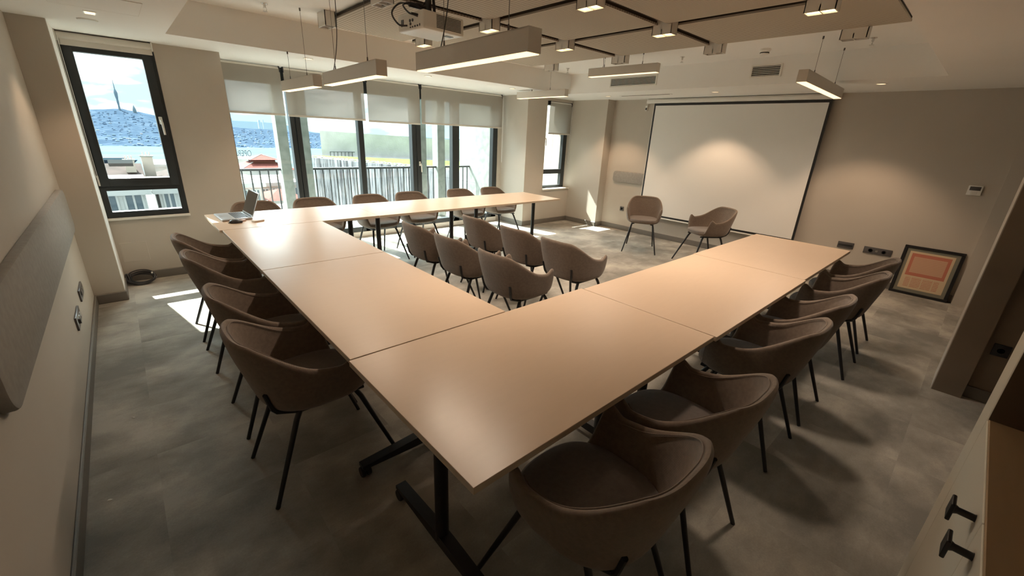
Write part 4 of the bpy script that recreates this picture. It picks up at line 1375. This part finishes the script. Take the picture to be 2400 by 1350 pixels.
# ================================================================== OUTSIDE
CAMP = Vector((0, 0, 1.585))
def at(az, el, y):
    """point seen at azimuth/elevation (degrees) lying at distance y in front of the window wall"""
    a, e = math.radians(az), math.radians(el)
    x = y * math.tan(a)
    return Vector((x, y, 1.585 + math.tan(e) * math.hypot(x, y)))

# balcony: deck, posts, railing, side wall
b = MB(); b.box(0.9, 6.46, -0.30, 5.355, 7.60, -0.02)
o = solo('balcony_deck', b, M['deck'], 'stone balcony deck outside the floor-standing windows', 'balcony', (3.3, 7.0, -0.30), smooth=None)
for (x0, x1, lab) in ((1.792, 1.935, 'grey concrete balcony post in the leftmost bay'), (2.080, 2.240, 'grey concrete balcony post right of the thick left window frame'),
                      (4.130, 4.305, 'grey concrete balcony post right of the handle frame'), (4.555, 4.715, 'grey concrete balcony post in the narrow bay left of the side wall')):
    b = MB(); b.box(x0, 7.20, -0.02, x1, 7.40, 3.208, 0.004, 1)
    solo('concrete_post', b, M['concrete'], lab, 'post', ((x0 + x1) / 2, 7.30, -0.02), 'concrete balcony posts')
b = MB(); b.box(5.36, 6.46, -0.30, 5.60, 7.62, 3.2)
solo('balcony_side_wall', b, M['concrete'], 'pale concrete side wall closing the balcony on the right', 'wall', (5.48, 7.0, -0.30), smooth=None)
b = MB(); b.box(0.4, 6.46, 3.21, 5.70, 7.56, 3.40)
solo('balcony_roof', b, M['concrete'], 'concrete slab roofing the balcony above the windows', 'roof', (3.3, 7.0, 3.21), smooth=None)
b = MB(); b.box(7.15, 6.65, -9.0, 8.6, 7.0, 3.4)
solo('neighbour_wall', b, M['plaster_beige'], 'pale rendered wall close outside the narrow corner window', 'wall', (7.9, 6.8, -9.0), smooth=None)
def railing(label, x0, x1, y, step, n0=0):
    r = thing('balcony_railing', label, 'railing', ((x0 + x1) / 2, y, -0.02), group='balcony railings')
    b = MB(); b.box(x0, y - 0.024, 0.925, x1, y + 0.024, 0.958, 0.003, 1); obj('handrail', b, M['railing'], r)
    b = MB(); b.box(x0, y - 0.012, 0.045, x1, y + 0.012, 0.070); obj('bottom_rail', b, M['railing'], r)
    n = max(1, int((x1 - x0) / step))
    for k in range(n):
        x = x0 + (k + 0.5) * (x1 - x0) / n
        b = MB(); b.box(x - 0.009, y - 0.009, -0.02 if k in (0, n - 1) else 0.06, x + 0.009, y + 0.009, 0.93); obj('baluster', b, M['railing'], r, smooth=None)
    return r
railing('grey bar railing in the leftmost balcony bay', 0.98, 1.790, 7.28, 0.105)
railing('grey bar railing spanning the two middle balcony bays', 2.242, 4.128, 7.28, 0.105)
railing('short grey bar railing between the two right concrete posts', 4.307, 4.553, 7.28, 0.105)
railing('grey bar railing ending at the pale side wall', 4.717, 5.358, 7.28, 0.105)

# weathered board fence below the green roof, grass, big grey wall
b = MB()
A0, A1 = at(17.3, -3.52, 21.0), at(50, -5.3, 10.7)
n = 132
top, bot = [], []
for k in range(n + 1):
    f = k / n
    p = A0.lerp(A1, f)
    ph = (k % 4)
    d = (0.0, 0.0, 0.09, 0.09)[ph]
    top.append((p.x, p.y - d, p.z)); bot.append((p.x, p.y - d, -9.0))
b.grid([top, bot])
tk = [(q[0], q[1] + 0.25, q[2]) for q in top]
b.grid([tk, top])
solo('board_fence', b, M['boards'], 'weathered pale board fence behind the balcony railing', 'fence', tuple((A0 + A1) / 2 - Vector((0, 0, 9))), smooth=None)
b = MB()
g00, g10 = A0 + Vector((-0.05, 0.1, -0.02)), A1 + Vector((0, 0.1, -0.02))
g01, g11 = at(17.6, -3.30, 52.0), at(52.0, -3.32, 40.0)
rows = []
for j in range(9):
    f = j / 8
    row = []
    for i in range(25):
        q = i / 24
        p = g00.lerp(g10, q).lerp(g01.lerp(g11, q), f)
        row.append((p.x, p.y, p.z + 0.10 * math.sin(3.1 * i + 1.7 * j) * math.sin(f * PI) + 0.10 * f * (1 - f)))
    rows.append(row)
b.grid(rows)
o = solo('green_roof_grass', b, M['grass'], 'bright green grass on the neighbouring roof below the grey wall', 'grass', tuple(g00))
o['kind'] = 'stuff'
b = MB()
rng = random.Random(11)
for k in range(650):
    q = rng.random()
    p = g00.lerp(g10, q) + Vector((rng.uniform(-0.1, 0.1), rng.uniform(0.14, 0.8), rng.uniform(0.03, 0.07)))
    s_ = rng.uniform(0.02, 0.055)
    b.lathe([(0.0, -0.5 * s_), (0.8 * s_, -0.2 * s_), (s_, 0.1 * s_), (0.6 * s_, 0.45 * s_), (0.0, 0.5 * s_)], p, 7)
o = solo('pebble_edge', b, M['pebble'], 'strip of pale pebbles edging the green roof behind the fence', 'pebbles', tuple(g00), smooth=80)
o['kind'] = 'stuff'
b = MB()
w0, w1 = at(18.45, -0.46, 52.0), at(36.6, -0.93, 46.0)
b.prism([(w0.x, w0.y), (w1.x, w1.y), (w1.x + 4.2, w1.y + 6), (w0.x + 2.5, w0.y + 6)], -4.0, 0.0)
for v in b.bm.verts:
    if v.co.z > -1:
        v.co.z = w0.z + (w1.z - w0.z) * (v.co.x - w0.x) / (w1.x - w0.x)
r = solo('grey_hall', b, M['far_wall'], 'long plain grey building across the green roof', 'building', ((w0.x + w1.x) / 2, 49.0, -4.0), smooth=None)
b = MB()
for k in range(16):
    x = w0.x + 0.5 + k * 0.42
    b.box(x, w0.y - 1.2, w0.z - 2.9, x + 0.05, w0.y - 1.15, w0.z - 2.2)
b.box(w0.x + 0.5, w0.y - 1.2, w0.z - 2.25, w0.x + 6.9, w0.y - 1.15, w0.z - 2.2)
solo('roof_fence', b, M['railing'], 'low dark fence at the left foot of the grey building', 'fence', (w0.x + 3, w0.y - 1.2, w0.z - 2.9), smooth=None)

# city ground, sea, hill, ridges
b = MB(); b.box(-260, 14, -30.5, 420, 300, -30.0); solo('city_ground', b, M['ground'], 'ground of the town sloping away below the windows', 'ground', (0, 14, -30.5), smooth=None)
b = MB(); b.box(-900, 300, -47.2, 1600, 1040, -46.2); solo('strait_water', b, M['water'], 'pale blue strait between the town and the wooded hill', 'water', (0, 300, -47.2), smooth=None)
rng = random.Random(5)
def vnoise(x, y, seed=0):
    def h(i, j):
        return random.Random(i * 7919 + j * 104729 + seed * 31).random()
    i, j = math.floor(x), math.floor(y)
    fx, fy = x - i, y - j
    fx, fy = fx * fx * (3 - 2 * fx), fy * fy * (3 - 2 * fy)
    return (h(i, j) * (1 - fx) + h(i + 1, j) * fx) * (1 - fy) + (h(i, j + 1) * (1 - fx) + h(i + 1, j + 1) * fx) * fy
def ridge_el(az):
    k = [(-14, 0.1), (-4, 0.45), (-1.2, 0.55), (1.0, 0.76), (3.1, 0.40), (6, -0.25), (10, -0.50), (14, -0.62), (18, -0.75), (24, -1.2), (40, -1.6)]
    for (a0, e0), (a1, e1) in zip(k, k[1:]):
        if az <= a1:
            f = (az - a0) / (a1 - a0)
            return e0 + (e1 - e0) * max(0, f)
    return k[-1][1]
rows = []
for j in range(15):
    f = j / 14
    y = 1050 + 850 * f
    row = []
    for i in range(91):
        az = -14 + 54 * i / 90
        el = -2.75 + (ridge_el(az) + 2.75) * (f ** 0.8)
        p = at(az, el, y)
        p.z += (vnoise(az * 1.6, f * 7, 2) - 0.5) * 7 * math.sin(f * PI * 0.95 + 0.05) + (vnoise(az * 5, f * 3, 4) - 0.5) * 2.5 * f
        row.append(p)
    rows.append(row)
b = MB(); hg = [[p.copy() for p in r_] for r_ in rows]
b.grid(rows)
b.grid([[Vector((p.x, p.y, -60)) for p in hg[0]], hg[0]])
b.grid([hg[-1], [Vector((p.x * 1.05, p.y + 150, -60)) for p in hg[-1]]])
hill = solo('wooded_hill', b, M['hill'], 'wooded hill with houses across the strait, haze blue in its colour', 'hill', (200, 1050, -60), smooth=80)
b = MB()
for k in range(2600):
    i, j = rng.randrange(0, 89), rng.randrange(0, 13)
    p = hg[j][i].lerp(hg[j][i + 1], rng.random()).lerp(hg[j + 1][i], rng.random() * 0.9)
    s_ = rng.uniform(1.0, 3.2)
    b.box(p.x - s_, p.y - s_, p.z - 4, p.x + s_, p.y + s_, p.z + rng.uniform(0.6, 2.6))
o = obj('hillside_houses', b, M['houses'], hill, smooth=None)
o['kind'] = 'stuff'
rows = []
for j in range(2):
    row = []
    for i in range(60):
        az = -20 + i * 1.0
        e = 0.14 + 0.10 * (vnoise(az * 0.5, 1.3, 9) - 0.5)
        row.append(at(az, (e - 0.85 * smooth(13.5, 18.5, az)) if j else -2.8, 2900))
    rows.append(row)
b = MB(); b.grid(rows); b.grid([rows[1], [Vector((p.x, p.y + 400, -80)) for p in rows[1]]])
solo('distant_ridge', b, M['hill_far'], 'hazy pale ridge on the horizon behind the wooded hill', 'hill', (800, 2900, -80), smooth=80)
for k, (az, wd, ht) in enumerate(((9.75, 0.16, 0.42), (12.35, 0.22, 0.34), (12.75, 0.10, 0.40), (16.8, 0.10, 0.28), (31.9, 0.25, 0.55))):
    p = at(az, 0.0, 2650)
    w_ = wd / 57.3 * 2650 / 2
    labs = ('hazy tower block on the skyline at the left edge of the balcony view', 'broad hazy tower block on the skyline above the red pavilion roof', 'slim hazy tower block beside the broad one on the skyline',
            'tiny hazy tower on the skyline right of the thick frame', 'hazy block on the skyline between the two right concrete posts')
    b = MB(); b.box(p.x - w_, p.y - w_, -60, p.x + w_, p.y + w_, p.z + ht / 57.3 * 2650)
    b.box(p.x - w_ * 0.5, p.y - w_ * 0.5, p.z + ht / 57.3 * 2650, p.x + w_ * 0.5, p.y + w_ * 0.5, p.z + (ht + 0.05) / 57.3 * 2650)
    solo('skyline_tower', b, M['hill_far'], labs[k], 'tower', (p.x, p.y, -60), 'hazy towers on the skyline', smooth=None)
# slim telecom tower with its bulge, and a second mast
pb_, pt_ = at(0.86, 0.66, 1860), at(0.86, 3.28, 1860)
H_ = pt_.z - pb_.z
b = MB(); b.lathe([(2.6, -6), (2.8, 0.06 * H_), (2.2, 0.14 * H_), (3.0, 0.24 * H_), (2.6, 0.34 * H_), (3.8, 0.44 * H_), (4.6, 0.56 * H_), (3.4, 0.63 * H_), (1.5, 0.68 * H_), (0.9, 0.84 * H_), (0.4, H_)], pb_, 20)
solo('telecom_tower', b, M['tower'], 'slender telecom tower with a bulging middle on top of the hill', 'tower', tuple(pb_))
pb_ = at(1.92, 0.45, 1860)
b = MB(); b.lathe([(4.0, -6), (4.8, 6), (4.2, 11), (2.6, 16), (0.7, 21), (0.0, 23)], pb_, 16)
solo('domed_tower', b, M['tower'], 'small pointed tower on the hill right of the telecom tower', 'tower', tuple(pb_))
# ship on the strait
p = at(-0.30, -3.28, 640)
r = thing('ferry', 'grey ferry on the strait at the left of the tall window', 'ship', (p.x, p.y, -46.2))
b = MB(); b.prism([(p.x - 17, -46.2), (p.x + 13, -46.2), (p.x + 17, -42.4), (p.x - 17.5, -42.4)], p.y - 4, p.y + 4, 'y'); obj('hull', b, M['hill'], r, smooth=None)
b = MB(); b.box(p.x - 12, p.y - 3, -42.4, p.x + 8, p.y + 3, -39.8); obj('cabin', b, M['tower'], r, smooth=None)

# neighbouring buildings
def facade(label, x0, y0, x1, y1, z0, z1, mat, cols, rows_, wfrac=(0.5, 0.55), cornice=True, roof=None, roofmat='roof_old', cat='building', woff=1.9):
    r = thing('apartment_building', label, cat, ((x0 + x1) / 2, (y0 + y1) / 2, z0))
    b = MB(); b.box(x0, y0, z0, x1, y1, z1 - 0.05); body = obj('walls', b, M[mat], r, smooth=None)
    if cornice:
        b = MB(); b.box(x0 - 0.25, y0 - 0.25, z1 - 0.3, x1 + 0.25, y1 + 0.25, z1); obj('cornice', b, M['plaster_pale'], r, smooth=None)
    cw, rh = (x1 - x0) / cols, 3.0
    for j in range(rows_):
        zc_ = z1 - woff - j * rh
        for i in range(cols):
            xc_ = x0 + (i + 0.5) * cw
            w2, h2 = cw * wfrac[0] / 2, rh * wfrac[1] / 2
            b = MB()
            b.box(xc_ - w2 - 0.08, y0 - 0.06, zc_ - h2 - 0.08, xc_ + w2 + 0.08, y0 + 0.02, zc_ - h2)
            b.box(xc_ - w2 - 0.08, y0 - 0.06, zc_ + h2, xc_ + w2 + 0.08, y0 + 0.02, zc_ + h2 + 0.08)
            b.box(xc_ - w2 - 0.08, y0 - 0.06, zc_ - h2, xc_ - w2, y0 + 0.02, zc_ + h2)
            b.box(xc_ + w2, y0 - 0.06, zc_ - h2, xc_ + w2 + 0.08, y0 + 0.02, zc_ + h2)
            b.box(xc_ - 0.04, y0 - 0.05, zc_ - h2, xc_ + 0.04, y0 + 0.02, zc_ + h2)
            wf = obj('window', b, M['plaster_pale'], r, smooth=None)
            b = MB(); b.box(xc_ - w2, y0 - 0.02, zc_ - h2, xc_ + w2, y0 - 0.005, zc_ + h2); obj('pane', b, M['far_glass'], wf, smooth=None)
    if roof:
        kind, h_ = roof
        b = MB()
        ov = 0.5
        X0, X1, Y0, Y1 = x0 - ov, x1 + ov, y0 - ov, y1 + ov
        if kind == 'hip':
            dx = min((X1 - X0), (Y1 - Y0)) * 0.48
            base_ = [Vector((X0, Y0, z1)), Vector((X1, Y0, z1)), Vector((X1, Y1, z1)), Vector((X0, Y1, z1))]
            yc_ = (Y0 + Y1) / 2
            ra, rb = Vector((X0 + dx, yc_, z1 + h_)), Vector((X1 - dx, yc_, z1 + h_))
            vs = [b.bm.verts.new(q) for q in base_ + [ra, rb]]
            for f in ((0, 1, 5, 4), (1, 2, 5), (2, 3, 4, 5), (3, 0, 4), (3, 2, 1, 0)):
                b.bm.faces.new([vs[q] for q in f])
        else:
            b.prism([(Y0, z1), (Y1, z1), ((Y0 + Y1) / 2, z1 + h_)], X0, X1, 'x')
        obj('roof', b, M[roofmat], r, smooth=None)
    return r
def sub_obj(name, b, mat, par):
    return obj(name, b, mat, par, True, None)
def chimney(par, p, w_, h_, mat='plaster_beige'):
    b = MB(); b.box(p.x - w_ / 2, p.y - w_ / 2, p.z - 1.5, p.x + w_ / 2, p.y + w_ / 2, p.z + h_); r = obj('chimney', b, M[mat], par, smooth=None)
    b = MB(); b.box(p.x - w_ * 0.6, p.y - w_ * 0.6, p.z + h_, p.x + w_ * 0.6, p.y + w_ * 0.6, p.z + h_ + 0.12); sub_obj('chimney_cap', b, M['concrete'], r)
    for k in (-1, 0, 1):
        b = MB(); b.cyl((p.x + k * w_ * 0.3, p.y, p.z + h_ + 0.1), (p.x + k * w_ * 0.3, p.y, p.z + h_ + 0.45), 0.07, 0.06, 10); sub_obj('chimney_pot', b, M['plaster_rose'], r)
    return r
# roofs seen through the tall window
rt = at(-1.1, -4.05, 58)
bA = facade('building with a weathered tile roof below the tall window, ridge at the left', -4.5, 55, 1.0, 67, -16, -4.9, 'plaster_rose', 4, 3, roof=('gable', 1.95))
bB = facade('building with a lower weathered roof right behind the tall window sill', 2.1, 56, 8.2, 68, -16, -4.95, 'plaster_beige', 4, 3, roof=('hip', 1.7))
facade('grey flat-topped building beside the big chimney', 2.3, 70, 7.4, 78, -16, -3.75, 'plaster_pale', 4, 4)
p = at(0.55, -4.05, 59); chimney(bA, Vector((p.x, p.y, p.z - 0.55)), 0.80, 0.62)
p = at(1.95, -3.85, 62); chimney(bB, Vector((p.x, p.y, p.z - 0.40)), 0.95, 0.66, 'plaster_beige')
p = at(-0.1, -4.1, 57)
b = MB(); b.box(p.x - 0.9, p.y - 0.6, p.z - 0.3, p.x + 0.9, p.y + 0.6, p.z + 0.05, 0, 1, Matrix.Rotation(math.radians(-18), 3, 'X')); solo('roof_hatch', b, M['sheet'], 'pale sheet metal cover on the weathered roof', 'roof cover', (p.x, p.y, p.z - 0.3), smooth=None)
# facades in the low pane
facade('pale apartment house with wide windows, seen in the low pane', -3.2, 27.5, 0.55, 34, -16, -1.62, 'plaster_pale', 4, 4, (0.62, 0.28), woff=0.62)
facade('pale apartment house with a grey ledge, right in the low pane', 1.1, 28.5, 4.3, 34, -16, -1.75, 'plaster_pale', 4, 4, (0.5, 0.28), woff=0.62)
b = MB(); b.box(-3.6, 26.4, -2.62, 5.0, 26.6, -2.50); b.box(-3.6, 26.4, -3.5, 5.0, 26.6, -3.42)
for k in range(8):
    b.box(-3.4 + k * 1.15, 26.42, -3.5, -3.28 + k * 1.15, 26.58, -2.5)
solo('terrace_railing', b, M['railing'], 'grey terrace railing below, in front of the pale apartment houses', 'railing', (0.7, 26.5, -3.5), smooth=None)
# red two-tier pavilion roof, beyond the railing
c = at(12.05, -3.28, 88)
r = thing('pavilion', 'pavilion with a two-tier red tiled roof beyond the balcony railing', 'building', (c.x, c.y, -20))
def hip4(b, cx, cyy, z0, z1, hx, hy, tx, ty):
    lo = [b.bm.verts.new((cx + sx * hx, cyy + sy * hy, z0)) for sx, sy in ((-1, -1), (1, -1), (1, 1), (-1, 1))]
    if tx < 0.01:
        ap = b.bm.verts.new((cx, cyy, z1))
        for k in range(4):
            b.bm.faces.new((lo[k], lo[(k + 1) % 4], ap))
    else:
        hi = [b.bm.verts.new((cx + sx * tx, cyy + sy * ty, z1)) for sx, sy in ((-1, -1), (1, -1), (1, 1), (-1, 1))]
        for k in range(4):
            b.bm.faces.new((lo[k], lo[(k + 1) % 4], hi[(k + 1) % 4], hi[k]))
        b.bm.faces.new(hi)
    b.bm.faces.new(lo[::-1])
b = MB(); hip4(b, c.x, c.y, c.z - 0.78, c.z, 2.35, 2.35, 0, 0); obj('upper_roof', b, M['roof_red'], r, smooth=None)
b = MB(); b.box(c.x - 1.75, c.y - 1.75, c.z - 1.25, c.x + 1.75, c.y + 1.75, c.z - 0.78); obj('lantern', b, M['roof_red'], r, smooth=None)
b = MB(); hip4(b, c.x, c.y, c.z - 2.35, c.z - 1.20, 4.6, 4.6, 1.8, 1.8); obj('lower_roof', b, M['roof_red'], r, smooth=None)
b = MB(); b.box(c.x - 4.2, c.y - 4.2, -20, c.x + 4.2, c.y + 4.2, c.z - 2.35); obj('walls', b, M['plaster_pale'], r, smooth=None)
b = MB()
b.tube([(c.x, c.y, c.z + 0.02), (c.x + 2.3, c.y - 2.3, c.z - 0.76)], 0.07, 6); b.tube([(c.x + 1.8, c.y - 1.8, c.z - 1.2), (c.x + 4.55, c.y - 4.55, c.z - 2.33)], 0.07, 6)
b.tube([(c.x, c.y, c.z + 0.02), (c.x - 2.3, c.y - 2.3, c.z - 0.76)], 0.07, 6); b.tube([(c.x - 1.8, c.y - 1.8, c.z - 1.2), (c.x - 4.55, c.y - 4.55, c.z - 2.33)], 0.07, 6)
obj('ridge_caps', b, M['plaster_pale'], r)
# roof sign seen from behind
cv = bpy.data.curves.new('sign_letters', 'FONT')
cv.body = 'OPERA'
cv.size = 1.75
cv.extrude = 0.08
cv.align_x = 'CENTER'
tmp = bpy.data.objects.new('sign_tmp', cv)
COL.objects.link(tmp)
dg = bpy.context.evaluated_depsgraph_get()
me = bpy.data.meshes.new_from_object(tmp.evaluated_get(dg))
bpy.data.objects.remove(tmp)
me.materials.clear(); me.materials.append(M['letters'])
p = at(10.22, -3.52, 105)
r = thing('roof_sign', 'roof sign reading OPERA, seen from behind beside the red pavilion', 'sign', (p.x, p.y, p.z - 0.3))
o = bpy.data.objects.new('letters', me); COL.objects.link(o); o.parent = r
o.rotation_euler = (PI / 2, 0, PI); o.location = (0.15, 0, 0.35); o.scale = (0.6, 1, 1)
b = MB(); b.box(p.x - 2.2, p.y + 0.15, p.z + 0.0, p.x + 2.2, p.y + 0.22, p.z + 0.06)
for k in range(5):
    b.box(p.x - 2.0 + k, p.y + 0.15, p.z - 0.3, p.x - 1.95 + k, p.y + 0.22, p.z + 0.06)
obj('rack', b, M['railing'], r, smooth=None)
facade('low white roofed house below the roof sign', p.x - 5, p.y - 1.5, p.x + 4.4, p.y + 6, -20, p.z - 0.3, 'plaster_pale', 5, 2)
# houses behind the balusters on the left
facade('beige apartment house with many windows behind the left railing', 7.5, 41, 11.4, 47, -18, -3.1, 'plaster_beige', 5, 5, (0.5, 0.5), woff=1.3)
facade('small house with a red hipped roof in front of the beige apartment house', 8.0, 36, 9.9, 39.5, -18, -3.85, 'plaster_rose', 3, 4, (0.4, 0.5), roof=('hip', 0.6), roofmat='roof_red')
facade('rose apartment house at the left edge of the balcony view', 4.9, 35, 7.2, 39, -16, -2.4, 'plaster_rose', 3, 4, (0.45, 0.45), woff=1.2)
facade('pale apartment house below the rose one, lower left of the balcony view', 4.6, 28.5, 6.5, 31.5, -16, -3.2, 'plaster_pale', 3, 3, (0.45, 0.45), woff=1.2)
facade('pale low apartment house just left of the left concrete post', 7.0, 30.5, 9.6, 34, -16, -3.9, 'plaster_pale', 4, 3, (0.42, 0.45), woff=1.2)
facade('far pale houses left of the pavilion', 10.6, 76, 14.6, 82, -20, -6.4, 'plaster_pale', 3, 3)
